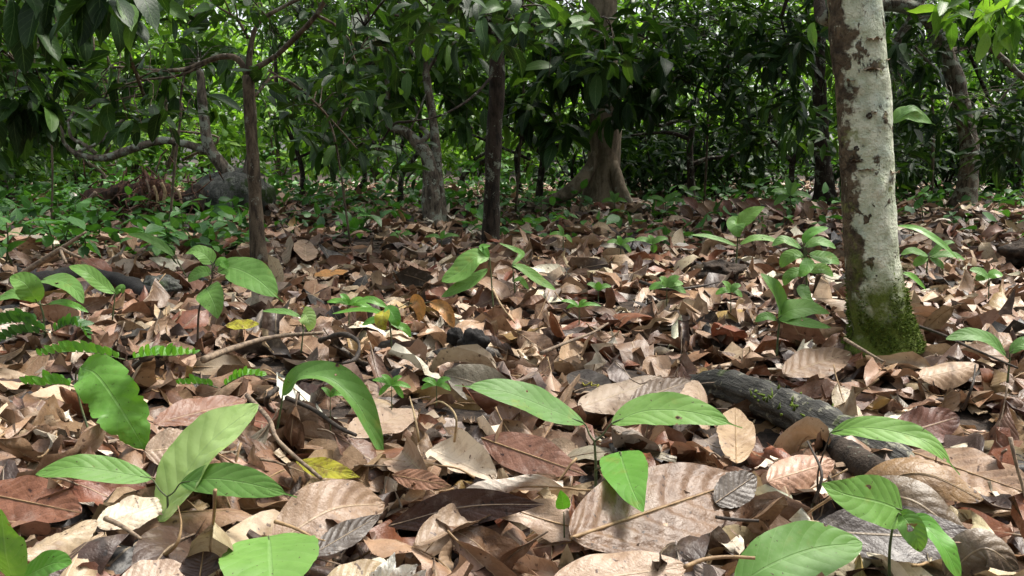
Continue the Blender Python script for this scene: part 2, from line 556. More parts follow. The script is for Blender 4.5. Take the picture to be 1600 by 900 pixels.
def profile(u, kind):
    if kind == 'oval': return np.sin(math.pi * np.clip(u, 0, 1) ** 0.92) ** 0.62
    if kind == 'obovate': return np.sin(math.pi * np.clip(u, 0, 1) ** 1.45) ** 0.72
    if kind == 'lance': return np.sin(math.pi * np.clip(u, 0, 1) ** 0.85) ** 1.0
    if kind == 'broad': return np.sin(math.pi * np.clip(u, 0, 1) ** 0.72) ** 0.62
    if kind == 'heart': return np.sin(math.pi * (0.10 + 0.90 * np.clip(u, 0, 1)) ** 0.75) ** 0.8 * np.clip(u * 9, 0, 1) ** .5
    if kind == 'drip': return np.sin(math.pi * np.clip(u / 0.90, 0, 1) ** 0.95) ** 0.7 * (u < .9) + 0.025 * np.clip((1 - u) / .1, 0, 1)
    return np.sin(math.pi * u)


def leaf_local(L, W, kind, nu, nv, kc=0., fold=0., kb=0., kb2=0., tw=0., aw=0., ap=0., g=None, torn=0., nlat=8, buckle=0.):
    """a leaf blade in its own frame: x along, y across, z its face; returns V and UV"""
    g = g or rng
    u = np.linspace(0, 1, nu)
    v = np.linspace(-1, 1, nv)
    U, Vv = np.meshgrid(u, v, indexing='ij')
    w = np.maximum(profile(u, kind) * W / 2, 0.0012)
    if torn:
        e = 1 - torn * np.clip(g.normal(0, 1, (nu, 2)), 0, 2.2)
        wl = np.where(Vv < 0, e[:, :1], e[:, 1:])
    else:
        wl = 1.0
    t = Vv * w[:, None] * wl
    th = kc * t / (W / 2) + 1e-9
    Rr = (W / 2) / (kc if abs(kc) > 1e-3 else 1e-3)
    y = Rr * np.sin(th) if abs(kc) > 1e-3 else t
    z = Rr * (1 - np.cos(th)) if abs(kc) > 1e-3 else np.zeros_like(t)
    z = z + fold * np.abs(t)
    if aw:
        p1, p2 = g.uniform(0, 6.28, 2)
        fr = g.uniform(1.5, 3.2)
        z = z + aw * W * Vv ** 2 * np.sin(6.283 * fr * U + np.where(Vv < 0, p1, p2))
    if buckle:
        for _ in range(3):
            fu, fv = g.uniform(.6, 2.6), g.uniform(.3, 1.5)
            z = z + g.normal(0, buckle) * W * np.sin(6.283 * (fu * U + fv * Vv * .5 + g.random()))
    if ap:
        ph = (U - 0.52 * (np.abs(Vv) / 2) ** 1.2) * nlat
        z = z + ap * W * (np.abs(np.sin(math.pi * ph)) - .6) * np.clip(4 * (1 - np.abs(Vv)), 0, 1) * np.clip(np.abs(Vv) * 4, 0, 1)
    ta = tw * (U - .5)
    y, z = y * np.cos(ta) - z * np.sin(ta), y * np.sin(ta) + z * np.cos(ta)
    phi = -(kb * (u - .5) + kb2 * ((u - .5) ** 2 * 4 - .33))
    ds = L / (nu - 1)
    cx = np.concatenate([[0], np.cumsum(np.cos((phi[1:] + phi[:-1]) / 2) * ds)])
    cz = np.concatenate([[0], np.cumsum(np.sin((phi[1:] + phi[:-1]) / 2) * ds)])
    X = cx[:, None] - z * np.sin(phi)[:, None]
    Z = cz[:, None] + z * np.cos(phi)[:, None]
    P = np.stack([X, y, Z], -1).reshape(-1, 3)
    UV = np.stack([U, Vv * .5 + .5], -1).reshape(-1, 2)
    return P, UV


def spine_leaf(pts, W, kind='oval', nref=(0, -.5, .85), roll=0., cup=0., fold=0.15, aw=0.03, ap=0.03, nu=26, nv=9, torn=0., seed=1):
    """a leaf along a spine of 3D points; nref is the way its upper face looks"""
    g = np.random.default_rng(seed)
    C = catmull(pts, nu)
    T = np.gradient(C, axis=0)
    T /= np.linalg.norm(T, axis=1)[:, None]
    u = np.linspace(0, 1, nu)
    v = np.linspace(-1, 1, nv)
    w = np.maximum(profile(u, kind) * W / 2, 0.0010)
    if torn: w = w * (1 - torn * np.clip(g.normal(0, .6, nu), 0, 1.2))
    N0 = nrm(nref)
    V = np.zeros((nu, nv, 3))
    p1, p2 = g.uniform(0, 6.28, 2)
    for i in range(nu):
        s = nrm(np.cross(N0, T[i]))
        n = np.cross(T[i], s)
        if roll:
            cr, sr = math.cos(roll), math.sin(roll)
            s, n = s * cr + n * sr, n * cr - s * sr
        t = v * w[i]
        z = fold * np.abs(t) + cup * t ** 2 / (W / 2)
        z = z + aw * W * v ** 2 * np.sin(6.283 * 2.3 * u[i] + np.where(v < 0, p1, p2)) * math.sin(math.pi * u[i])
        ph = (u[i] - 0.52 * (np.abs(v) / 2) ** 1.2) * 8
        z = z + ap * W * (np.abs(np.sin(math.pi * ph)) - .6) * np.clip(4 * (1 - np.abs(v)), 0, 1) * np.clip(np.abs(v) * 4, 0, 1)
        V[i] = C[i] + s * t[:, None] + n * z[:, None]
    Ug, Vg = np.meshgrid(u, v * .5 + .5, indexing='ij')
    return V.reshape(-1, 3), grid_faces(nu, nv), np.stack([Ug, Vg], -1).reshape(-1, 2), C


def leaf_part(name, V, F, UV, mat, parent, tint=None, col=None):
    o = np.array(parent.location) if parent is not None else V.mean(0)
    me = make_mesh(name, V - o, F, mat, UV, col=None if col is None else np.tile(col if len(col) == 4 else (*col, .34), (len(V), 1)),
                   tint=None if tint is None else np.full(len(V), tint))
    return link(name, me, parent, None if parent is not None else tuple(map(float, o)))


# ------------------------------------------------------------------ forest floor
def build_floor():
    xs = np.concatenate([[-600, -250, -120, -60, -30, -18], np.linspace(-12, 12, 97), [18, 30, 60, 120, 250, 600]])
    ys = np.concatenate([[-600, -200, -80, -30, -10, -4, -1], np.linspace(0, 22, 89), [26, 32, 45, 80, 160, 300, 700]])
    X, Y = np.meshgrid(xs, ys, indexing='ij')
    Z = hump(X, Y) - 0.075 + 0.012 * np.sin(9 * X) * np.cos(8 * Y)
    V = np.stack([X, Y, Z], -1).reshape(-1, 3)
    o = link('forest_floor', make_mesh('forest_floor', V, grid_faces(len(xs), len(ys))[:, ::-1], M['soil']))
    return tag(o, 'dark bare soil under the leaf litter', None, None, 'structure')


build_floor()

LAND = {}     # things one can find in the picture: phrase -> (x, y)


def mark(phrase, p): LAND[phrase] = (float(p[0]), float(p[1]))


# ------------------------------------------------------------------ leaf litter
PAL = np.array([(0.300, 0.186, 0.112), (0.44, 0.318, 0.210), (0.212, 0.120, 0.068), (0.130, 0.066, 0.036), (0.055, 0.029, 0.019),
                (0.190, 0.068, 0.032), (0.235, 0.185, 0.142), (0.68, 0.60, 0.48), (0.028, 0.022, 0.019), (0.33, 0.22, 0.08)])
PNAME = ['tan', 'light tan', 'brown', 'chestnut brown', 'dark brown', 'rust red', 'grey', 'bleached pale', 'blackened', 'ochre']
PW = np.array([.22, .16, .17, .15, .12, .05, .04, .05, .04, .01])
PW = PW / PW.sum()


def ran_leaf(L, nu, nv, wild=1.0):
    kind = ['oval', 'oval', 'obovate', 'lance', 'drip', 'heart', 'lance'][rng.integers(7)]
    W = L * rng.uniform(0.30, 0.58)
    al = rng.random()
    rag = rng.random()
    kc = rng.normal(0, 1.0) * wild
    if rng.random() < .18: kc = rng.choice([-1, 1]) * rng.uniform(1.5, 2.6)
    kb = rng.normal(0, 0.95) * wild
    if rng.random() < .16: kb = rng.choice([-1, 1]) * rng.uniform(1.2, 2.2)
    P, UV = leaf_local(L, W, kind, nu, nv, kc=kc, fold=rng.normal(0.05, .22), kb=kb, kb2=rng.normal(0, .35) * wild, tw=rng.normal(0, .65) * wild,
                       aw=abs(rng.normal(0, .10)), ap=abs(rng.normal(0.02, .04)) if rng.random() < .5 else 0.0, nlat=6 + 6 * al, torn=.30 if rag < .14 else (.10 if rag < .55 else 0.0), buckle=.058)
    state = 'tightly curled' if abs(kc) > 1.45 else ('arched' if kb > 1.0 else ('boat shaped' if kb < -1.0 else ('curled' if abs(kc) > .8 else 'flat')))
    LAST[0] = al
    return P - P.mean(0), UV, state


LAST = [0.33]


GX0, GX1, GY0, GY1, CELL = -4.6, 4.6, 0.3, 5.6, 0.014
gx = np.arange(GX0, GX1, CELL)
gy = np.arange(GY0, GY1, CELL)
HG = (hump(*np.meshgrid(gx, gy, indexing='ij')) - 0.07).astype(float)
NX, NY = HG.shape


def cells(P):
    return np.clip(((P[:, 0] - GX0) / CELL).astype(int), 0, NX - 1), np.clip(((P[:, 1] - GY0) / CELL).astype(int), 0, NY - 1)


def drop(P, x, y, head, tilt, tax, pct=82, raise_max=0.02):
    """let a leaf settle on what already lies there"""
    i, j = int((x - GX0) / CELL), int((y - GY0) / CELL)
    k = 4
    i = min(max(i, k), NX - 1 - k); j = min(max(j, k), NY - 1 - k)
    sx = (HG[i + k, j - k:j + k].mean() - HG[i - k, j - k:j + k].mean()) / (2 * k * CELL)
    sy = (HG[i - k:i + k, j + k].mean() - HG[i - k:i + k, j - k].mean()) / (2 * k * CELL)
    n = Vector((-max(-.8, min(.8, sx)), -max(-.8, min(.8, sy)), 1)).normalized()
    n = (Matrix.Rotation(tilt, 3, Vector((math.cos(tax), math.sin(tax), 0))) @ n)
    h = Vector((math.cos(head), math.sin(head), 0))
    s = n.cross(h).normalized()
    h = s.cross(n)
    Rm = np.array([h, s, n])
    Q = P @ Rm + np.array([x, y, 0])
    ci, cj = cells(Q)
    gap = HG[ci, cj] - Q[:, 2]
    Q[:, 2] += np.percentile(gap, pct)
    old = HG[ci, cj]
    HG[ci, cj] = np.maximum(old, np.minimum(Q[:, 2], old + raise_max))
    return Q


def color_for(al=.33):
    k = rng.choice(len(PAL), p=PW)
    c = PAL[k] * rng.uniform(.82, 1.15) * (1 + rng.normal(0, .04, 3))
    return k, np.append(np.clip(c, 0.01, .8), al)


near = []      # every dry leaf nearer than 5 m: dict
N_NEAR = 11500
ys_ = np.where(rng.random(N_NEAR) < .17, rng.uniform(.5, 1.6, N_NEAR), np.sqrt(rng.uniform(0.5 ** 2, 5.2 ** 2, N_NEAR)))
for q in range(N_NEAR):
    y = ys_[q]
    x = rng.uniform(-1, 1) * (0.68 * y + 0.55)
    if abs(x) > 4.4: continue
    L = rng.choice([rng.uniform(.05, .10), rng.uniform(.10, .17), rng.uniform(.16, .25)], p=[.37, .35, .28])
    nu, nv = (12, 7) if y < 1.8 else ((8, 5) if y < 3.0 else (6, 3))
    P, UV, st = ran_leaf(L, nu, nv)
    tilt = abs(rng.normal(0, .36)) + (rng.uniform(.4, 1.1) if rng.random() < .13 else 0)
    if y < 1.0: tilt *= .4
    near.append(dict(args=(P, x, y, rng.uniform(0, 6.283), tilt, rng.uniform(0, 6.283)), UV=UV, nu=nu, nv=nv, st=st, L=L, al=LAST[0]))
B_ = GP(1380, 540)
for q in range(90):
    t, r_ = rng.uniform(0, 6.283), rng.uniform(.085, .26)
    P, UV, st = ran_leaf(L := rng.uniform(.07, .16), 9, 5)
    near.append(dict(args=(P, B_[0] + math.cos(t) * r_, B_[1] + math.sin(t) * r_, rng.uniform(0, 6.283), abs(rng.normal(.2, .4)), rng.uniform(0, 6.283)), UV=UV, nu=9, nv=5, st=st, L=L, al=LAST[0]))
# the bigger leaves settle last, as the newest fall
order = sorted(range(len(near)), key=lambda k: near[k]['L'] * 2.2 + rng.uniform(0, .5))
near = [near[k] for k in order]
# bring the ground down so that the settled surface ends near the mapped one
HG -= 0.012
for a in near:
    a['V'] = drop(*a['args'])
    a['ck'], a['col'] = color_for(a['al'])


PROTECT = []     # sample points of hand-built leaves that loose leaves must not hide

# ---- named leaves of the photograph that lie on the litter
def warm(c): return (c[0] * .84, c[1] * .77, c[2] * .70, .34)



def dry_hero(label, base, tip, wpx, colr, kind='oval', nref=(0, -.35, .95), bend=0.0, up=0.012, cup=0.0, fold=0.12, ap=0.05, aw=0.05, torn=0.05, nu=40,
             mat='dry', rib=None, stalk=0.0, seed=3, mid_pts=None, lift=True, group='notable dry leaves', cat='leaf', name='fallen_leaf', roll=0.0):
    """base and tip are picture points on the litter; wpx the leaf's true width there"""
    A = GP(base[0], base[1], up + (base[2] if len(base) > 2 else 0))
    B = GP(tip[0], tip[1], up + (tip[2] if len(tip) > 2 else 0))
    mids = []
    if mid_pts:
        for m in mid_pts: mids.append(GP(m[0], m[1], up + (m[2] if len(m) > 2 else 0)))
    else:
        mids.append((A + B) / 2 + np.array([0, 0, bend]))
    pts = np.array([A, *mids, B])
    dm = pts[:, 1].mean()
    W = wpx * dm / FPX
    V, F, UV, C = spine_leaf(pts, W, kind, nref, roll, cup, fold, aw, ap, nu, 13, torn, seed)
    if lift and dm < 5.0:
        ci, cj = cells(V)
        dz = np.percentile(HG[ci, cj] - V[:, 2], 88)
        dz = min(max(dz, -0.04), 0.03)
        V[:, 2] += dz; C[:, 2] += dz
        HG[ci, cj] = np.maximum(HG[ci, cj], V[:, 2])
    PROTECT.append((V.reshape(nu, 13, 3)[2:-1:3, 2:11:2].reshape(-1, 3), .006))
    m = M[mat]
    o = leaf_part(name, V, F, UV, m, None, tint=None if mat == 'dry' else 0.5, col=warm(colr))
    tag(o, label, cat, group)
    if rib:
        CC = C.copy()
        n_up = nrm(nref) * 0.0012
        CC = CC + n_up
        if stalk:
            d = nrm(C[0] - C[2]) * stalk
            CC = np.vstack([C[0] + d + (0, 0, .004), C[0] + d * .5, CC])
        rr = np.linspace(W * .019, W * .005, len(CC))
        tube_obj('midrib', CC, rr, M[rib], o, n=len(CC), ring=6)
    return o, V, nu


TAN, LT, BR, CH, DK, RU, GY, BL, BK, OC = [tuple(c) for c in PAL]
hero_specs = [
    # label, base, tip, width px, colour, extra
    ('broad brown leaf with deep pleated veins below the three-leaved seedling', (892, 868), (1165, 772), 165, (.20, .122, .072), dict(nref=(-.25, -.72, .70), up=.015, ap=.075, nu=72, fold=.05, aw=.03, rib='rib', torn=0, seed=11)),
    ('smooth rust red leaf with a yellow midrib behind the central seedling stem', (752, 650, .03), (918, 706), 74, (.235, .115, .075), dict(nref=(.1, -.75, .66), up=.035, rib='rib', fold=.04, torn=0, ap=.01, kind='lance', seed=12)),
    ('long dark brown boat-shaped leaf with its edge turned up', (606, 778), (850, 745, .02), 62, (.060, .030, .024), dict(nref=(.1, -.95, .20), up=.045, bend=.012, kind='lance', torn=0, ap=.0, aw=.02, rib='twig', seed=13)),
    ('bright yellow fallen leaf lying among the brown litter', (462, 702), (562, 726), 36, (.5, .45, .03), dict(nref=(.2, -.75, .66), up=.03, mat='yellow', kind='lance', ap=.02, torn=0, seed=14)),
    ('large rust red leaf behind the dark and bright corner seedling', (-40, 740), (125, 772), 92, (.26, .115, .065), dict(nref=(0, -.55, .83), up=.025, ap=.03, rib='rib', seed=15)),
    ('wide tan leaf bent over in front of the yellow leaf', (425, 812), (600, 752), 105, (.34, .24, .165), dict(nref=(.2, -.72, .68), up=.03, bend=.02, ap=.04, seed=16, torn=0)),
    ('dark twisted leaf lying on the wide tan leaf', (480, 822), (596, 760), 44, (.075, .060, .05), dict(nref=(.2, -.8, .6), up=.055, kind='lance', seed=17)),
    ('glossy ochre brown oval leaf on a long pale stalk over the log end', (1338, 722, .02), (1540, 735, .02), 78, (.22, .13, .045), dict(nref=(.1, -.62, .78), up=.075, bend=.03, ap=.0, aw=.02, torn=0, fold=.02, cup=-.3, rib='rib', seed=18)),
    ('drooping dark brown leaf with an ochre edge below the log end', (1330, 748, .02), (1516, 808), 84, (.115, .080, .040), dict(nref=(.1, -.85, .52), up=.055, bend=.03, ap=.03, torn=0, cup=-.4, seed=19)),
    ('large tan leaf with sweeping veins beside the log', (1425, 672), (1620, 735), 110, (.36, .255, .18), dict(nref=(.05, -.70, .71), up=.04, ap=.07, rib='rib', torn=0, seed=20)),
    ('dark reddish leaf with a raised wavy edge behind the log', (1395, 655), (1500, 625), 66, (.14, .062, .045), dict(nref=(0, -.85, .5), up=.04, aw=.12, seed=21)),
    ('pale tan leaf standing upright behind the log', (1092, 570, .03), (1098, 640), 62, (.47, .37, .28), dict(nref=(.2, -.9, .35), up=.02, ap=.05, cup=-.5, seed=22)),
    ('slate grey leaf with a yellow squiggle mark', (888, 560), (958, 585), 46, (.115, .105, .098), dict(nref=(0, -.75, .66), up=.03, kind='oval', ap=0, torn=0, seed=23)),
    ('tan leaf propped against the near side of the log', (1152, 690), (1150, 608, .03), 62, (.42, .32, .21), dict(nref=(-.2, -.95, .2), up=.02, ap=.03, aw=.08, rib='rib', seed=24)),
    ('yellow fallen leaf under the five-leaved sapling', (352, 488), (404, 486), 22, (.5, .45, .03), dict(nref=(0, -.6, .8), up=.03, mat='yellow', seed=25)),
    ('single orange fallen leaf between the slender tree and dark trunk', (492, 418), (542, 410), 26, (.5, .25, .06), dict(nref=(0, -.6, .8), up=.03, mat='orange', seed=26)),
    ('upright pale tan leaf at the foot of the slender tree', (452, 408), (450, 372, .02), 34, (.40, .31, .23), dict(nref=(-.2, -.95, .2), up=.01, ap=.05, lift=False, seed=27)),
    ('upright ribbed tan leaf half hidden by its pale twin', (478, 408), (476, 374, .02), 38, (.37, .27, .20), dict(nref=(.3, -.95, .2), up=.01, ap=.06, lift=False, seed=28)),
    ('small dark leaf with an orange midrib at the front edge', (312, 905), (318, 862, .02), 70, (.075, .045, .035), dict(nref=(0, -.75, .6), up=.04, rib='rib', torn=0, ap=0, seed=29)),
    ('cream bleached leaf with ruffled edge under the glossy leaf', (150, 808), (258, 770), 58, (.70, .64, .52), dict(nref=(.1, -.75, .66), up=.035, aw=.10, ap=.05, seed=30)),
    ('white bleached curled leaf beside the rust red leaf', (672, 668), (775, 712), 72, (.76, .70, .60), dict(nref=(.1, -.7, .7), up=.03, cup=.8, aw=.1, ap=.02, seed=31)),
    ('broad pale tan leaf against the front edge', (862, 930), (1072, 902), 95, (.43, .32, .23), dict(nref=(0, -.6, .8), up=.0, cup=-.3, ap=.02, torn=0, seed=32)),
    ('greyish pink leaf under the arching seedling leaf', (545, 650), (650, 612), 70, (.45, .35, .27), dict(nref=(0, -.6, .8), up=.03, seed=33)),
    ('pale brown leaf with a dark midrib standing behind the central seedling', (850, 655), (905, 560, .02), 50, (.40, .28, .20), dict(nref=(-.6, -.7, .4), up=.02, rib='rib', seed=34)),
    ('wide pale grey leaf folded behind the central seedling', (905, 610), (1035, 565), 66, (.50, .42, .34), dict(nref=(-.1, -.7, .7), up=.03, ap=.06, cup=-.5, seed=35)),
    ('dark jagged leaf overlapping the pale grey folded leaf', (985, 600), (1080, 568), 44, (.17, .13, .10), dict(nref=(0, -.8, .6), up=.06, torn=.3, seed=36)),
    ('purplish grey leaf resting on the broad pleated leaf', (1118, 752), (1182, 710, .02), 58, (.13, .115, .105), dict(nref=(.1, -.8, .58), up=.06, torn=.1, rib='twig', seed=37)),
    ('tan leaf lying flat before the mossy trunk', (1225, 560), (1330, 528), 60, (.35, .25, .175), dict(nref=(0, -.65, .75), up=.03, ap=.09, seed=38)),
    ('pale folded tan leaf beside the mossy trunk foot', (1440, 565), (1530, 545), 48, (.45, .34, .25), dict(nref=(0, -.7, .7), up=.03, cup=-.7, seed=39)),
    ('grey brown arching leaf beside the bright front-edge clump', (1480, 850), (1596, 838, .02), 70, (.20, .165, .125), dict(nref=(0, -.85, .5), up=.05, bend=.03, cup=-.4, seed=40)),
    ('big dark leaf lying beneath the bright seedling leaves', (1270, 848), (1530, 862), 105, (.060, .048, .044), dict(nref=(0, -.6, .8), up=.02, ap=.0, seed=41)),
    ('pinkish tan leaf leaning on the near side of the log', (1200, 720), (1305, 690), 62, (.42, .27, .20), dict(nref=(0, -.8, .6), up=.04, cup=-.5, ap=.06, seed=42)),
    ('pale tan curved leaf beside the cream bleached leaf', (30, 858), (150, 800), 66, (.45, .37, .26), dict(nref=(0, -.7, .7), up=.04, cup=-.9, aw=.08, seed=43)),
    ('dull tan leaf at the front edge below the glossy pale leaf', (180, 905), (295, 872), 80, (.42, .33, .26), dict(nref=(0, -.6, .8), up=.03, seed=44)),
    ('flat olive tan leaf beside the white petals', (500, 900), (610, 858), 70, (.40, .33, .21), dict(nref=(0, -.7, .7), up=.03, torn=0, seed=45)),
    ('tan cupped leaf beneath the boat-shaped leaf', (650, 868), (775, 812), 62, (.33, .25, .18), dict(nref=(-.4, -.6, .7), up=-.005, cup=.7, seed=46)),
    ('narrow brick red leaf tucked under the boat-shaped leaf', (612, 735), (705, 752), 36, (.40, .22, .14), dict(nref=(.1, -.8, .6), up=.03, kind='lance', rib='rib', seed=47)),
    ('pale tan rolled leaf left of the bleached leaf', (628, 690), (668, 732), 60, (.42, .32, .25), dict(nref=(-.3, -.8, .5), up=.02, cup=1.1, seed=48)),
    ('large tan leaf tilted behind the glossy pale green leaf', (225, 690), (320, 680), 70, (.40, .30, .22), dict(nref=(0, -.75, .66), up=.03, seed=49)),
    ('long rust brown leaf under the crumpled green leaf', (240, 660), (385, 622), 62, (.22, .105, .062), dict(nref=(0, -.7, .7), up=.02, torn=.15, seed=50)),
]
hero_objs = []
for sp_ in hero_specs:
    lab, b_, t_, w_, c_, kw_ = sp_
    lab = lab.replace('left of the bleached leaf', 'beside the white bleached leaf')
    hero_objs.append(dry_hero(lab, b_, t_, w_, c_, **kw_))
    if 'squiggle' in lab:                   # the yellow mark on the grey leaf
        ho, hV, hn = hero_objs[-1]
        G = hV.reshape(hn, 13, 3)
        Pq = [G[int(hn * a), b] + (0, -.002, .003) for a, b in [(.42, 4), (.50, 3), (.54, 6), (.60, 4), (.68, 6), (.70, 4)]]
        tube_obj('squiggle_mark', Pq, .0016, M['yellow'], ho, ring=6)
print('litter surface mean offset', float((HG - hump(*np.meshgrid(gx, gy, indexing='ij')))[200:450, 60:300].mean()))


# ------------------------------------------------------------------ seedlings of the foreground (built by hand)
def seedling(name, label, base, stem, leaves, cat='seedling', stem_w=5, stem_mat='stem', group=None, dbase=None):
    """base: picture point of the foot; stem: [(px, py, dd)...]; leaves: dicts; dd is metres nearer (-) or farther (+) than the foot"""
    B = GP(*base) if dbase is None else D(base[0], base[1], dbase)
    d0 = B[1]
    root = empty(name, B, label, cat, group)
    pts = [B - np.array([0, 0, .02])] + [D(p[0], p[1], d0 + (p[2] if len(p) > 2 else 0)) for p in stem]
    w = stem_w * d0 / FPX / 2
    if len(pts) > 1:
        tube_obj('stem', pts, np.linspace(w, w * .6, len(pts)), M[stem_mat], root, n=6 * len(pts), ring=7)
    top = pts[-1]
    if len(pts) > 2: PROTECT.append((catmull(np.array(pts), 14)[4:], .012))
    for k, lf in enumerate(leaves):
        P = [D(p[0], p[1], d0 + (p[2] if len(p) > 2 else 0)) for p in lf['pts']]
        W = lf['w'] * .88 * np.mean([p[1] for p in P]) / FPX
        V, F, UV, C = spine_leaf(P, W, lf.get('kind', 'oval'), lf.get('n', (0, -.7, .7)), lf.get('roll', 0), lf.get('cup', 0), lf.get('fold', .14), lf.get('aw', .03),
                                 lf.get('ap', .009), lf.get('nu', 30), 9, lf.get('torn', .035), 100 + k + int(base[0]))
        PROTECT.append((V.reshape(-1, 9, 3)[1:-1:3, 1:8:2].reshape(-1, 3), .004))
        o = leaf_part('leaf', V, F, UV, M[lf.get('mat', 'seedling')], root, tint=(hash((base[0], k)) % 100) / 100 * .3)
        if lf.get('label'): o['label'] = lf['label']
        a = np.array(lf['from']) if 'from' in lf else None
        src = D(a[0], a[1], d0 + (a[2] if len(a) > 2 else 0)) if a is not None else top
        if np.linalg.norm(src - C[0]) > .004 and not lf.get('nostalk'):
            tube_obj('petiole', [src, (src + C[0]) / 2 + np.array([0, 0, -.003]), C[0], C[3]], [w * .6, w * .5, w * .45, w * .3], M['stem'], root, n=12, ring=6)
    mark(label, B)
    return root


SL = []
# the three-leaved seedling in the middle of the foreground
seedling('seedling', 'slender green seedling with three broad leaves standing alone in the middle', (931, 772),
         [(931, 730), (929, 690)],
         [dict(pts=[(913, 662), (860, 640, -.01), (790, 613, -.02), (711, 602, -.03)], w=74, n=(.12, -.50, .86), kind='drip'),
          dict(pts=[(955, 662), (1010, 642, .01), (1085, 645, .0), (1160, 669, -.03)], w=72, n=(-.05, -.62, .78), kind='drip'),
          dict(pts=[(968, 706, -.07), (976, 732, -.13), (988, 765, -.19), (1005, 800, -.23)], w=90, n=(-.1, -.88, .45), kind='heart', mat='lime', label='bright drooping leaf lit from behind', **{'from': (930, 735)})], stem_w=6)
seedling('seedling', 'tiny bright green seedling with one heart-shaped leaf near the central stem', (882, 822), [(881, 800)],
         [dict(pts=[(880, 796), (879, 782, -.01), (876, 766, -.02)], w=28, n=(0, -.95, .3), kind='heart', mat='lime')], stem_w=3)
seedling('crumpled_sapling', 'crumpled ragged light green leaf hanging beside low ferns', (150, 690), [(128, 640, .03), (118, 590, .03), (128, 572, 0)],
         [dict(pts=[(126, 574), (150, 585, -.03), (178, 622, -.05), (205, 665, -.06), (226, 702, -.06)], w=96, n=(.15, -.88, .45), kind='oval', mat='lime', aw=.16, torn=.16, ap=.05, nu=44)], stem_w=4)
seedling('glossy_leaf_plant', 'large upright glossy pale green leaf with its underside showing', (262, 818), [],
         [dict(pts=[(248, 816, .0), (285, 750, .02), (330, 690, .04), (404, 632, .07)], w=128, n=(-.45, -.66, .60), kind='oval', mat='underside', cup=.25, ap=.03, fold=.05, nostalk=True, nu=34)], stem_w=3)
seedling('seedling', 'seedling with two dark green leaves in front of the glossy leaf', (262, 815), [(262, 785), (261, 776)],
         [dict(pts=[(237, 748, .02), (180, 738, 0), (120, 730, -.02), (56, 741, -.03)], w=58, n=(.05, -.6, .8), kind='oval'),
          dict(pts=[(282, 755), (330, 748, -.02), (395, 757, -.03), (464, 777, -.05)], w=62, n=(-.1, -.78, .62), kind='drip')], stem_w=5)
seedling('seedling', 'seedling with one long arching leaf curled over at its tip', (430, 668), [(440, 630), (441, 618)],
         [dict(pts=[(441, 618), (470, 588, -.01), (515, 592, -.02), (556, 628, -.03), (580, 672, -.03), (598, 712, -.03)], w=56, n=(.35, -.5, .8), kind='oval', cup=.5, nu=34)], stem_w=4)
seedling('seedling', 'leafy seedling cut by the near corner with a dark and a bright leaf', (25, 960), [(28, 910)],
         [dict(pts=[(20, 908), (10, 870, -.02), (5, 830, -.02), (2, 796, -.03)], w=98, n=(-.1, -.85, .5)),
          dict(pts=[(30, 908), (55, 893, -.01), (85, 880, -.02), (112, 880, -.03)], w=58, n=(.1, -.7, .7), mat='lime')], stem_w=5)
seedling('seedling', 'seedling with one broad leaf rising from the front edge near white petals', (425, 960), [(425, 915)],
         [dict(pts=[(420, 838, .07), (421, 854, .04), (423, 884, .0), (428, 940, -.05)], w=182, n=(.2, -.80, .6), kind='oval'),
          ], stem_w=5)
seedling('seedling', 'clump of bright broad leaves at the front edge below the log', (1392, 905), [(1390, 860), (1398, 805)],
         [dict(pts=[(1150, 918, -.05), (1200, 885, -.04), (1270, 858, -.02), (1347, 848, 0)], w=120, n=(-.15, -.62, .76), kind='oval', nostalk=True),
          dict(pts=[(1410, 798, -.01), (1375, 785, -.02), (1320, 772, -.03), (1284, 756, -.03)], w=96, n=(-.1, -.80, .58), kind='heart'),
          dict(pts=[(1418, 808, -.02), (1450, 826, -.03), (1478, 860, -.05), (1500, 905, -.06)], w=62, n=(.55, -.8, .25), kind='oval', mat='lime', label='drooping yellow-green leaf'),
          dict(pts=[(1405, 802, -.03), (1418, 815, -.05), (1432, 840, -.06), (1438, 862, -.06)], w=46, n=(-.2, -.95, .1), kind='oval')], stem_w=6)
seedling('seedling', 'seedling with one long leaf arching across the log end', (1282, 780), [(1278, 740), (1296, 682)],
         [dict(pts=[(1298, 676), (1340, 668, -.02), (1400, 675, -.04), (1455, 695, -.06), (1500, 742, -.08)], w=56, n=(0, -.62, .78), kind='drip', nu=30)], stem_w=4, stem_mat='brownstem')
seedling('seedling', 'low seedling with pointed leaves on the litter beyond the mossy trunk foot', (1575, 585), [(1578, 560)],
         [dict(pts=[(1572, 556), (1548, 532, 0), (1515, 523, 0), (1478, 530, 0)], w=34, n=(0, -.6, .8)),
          dict(pts=[(1578, 552), (1592, 540), (1615, 535), (1640, 548)], w=28, n=(0, -.6, .8))], stem_w=4)
seedling('seedling', 'seedling with one upright leaf and one flat leaf before the mossy trunk', (1214, 545), [(1216, 520), (1218, 505)],
         [dict(pts=[(1222, 492), (1216, 468), (1204, 445), (1189, 427, .02)], w=32, n=(.5, -.8, .3), cup=.4),
          dict(pts=[(1216, 498), (1235, 485, -.02), (1268, 482, -.02), (1297, 490, -.03)], w=46, n=(0, -.62, .78), kind='heart'),
          dict(pts=[(1218, 500), (1240, 502, -.05), (1268, 506, -.06), (1298, 512, -.06)], w=22, n=(0, -.7, .7)),
          dict(pts=[(1214, 500), (1200, 494), (1188, 497), (1180, 503)], w=18, n=(0, -.7, .7))], stem_w=4)
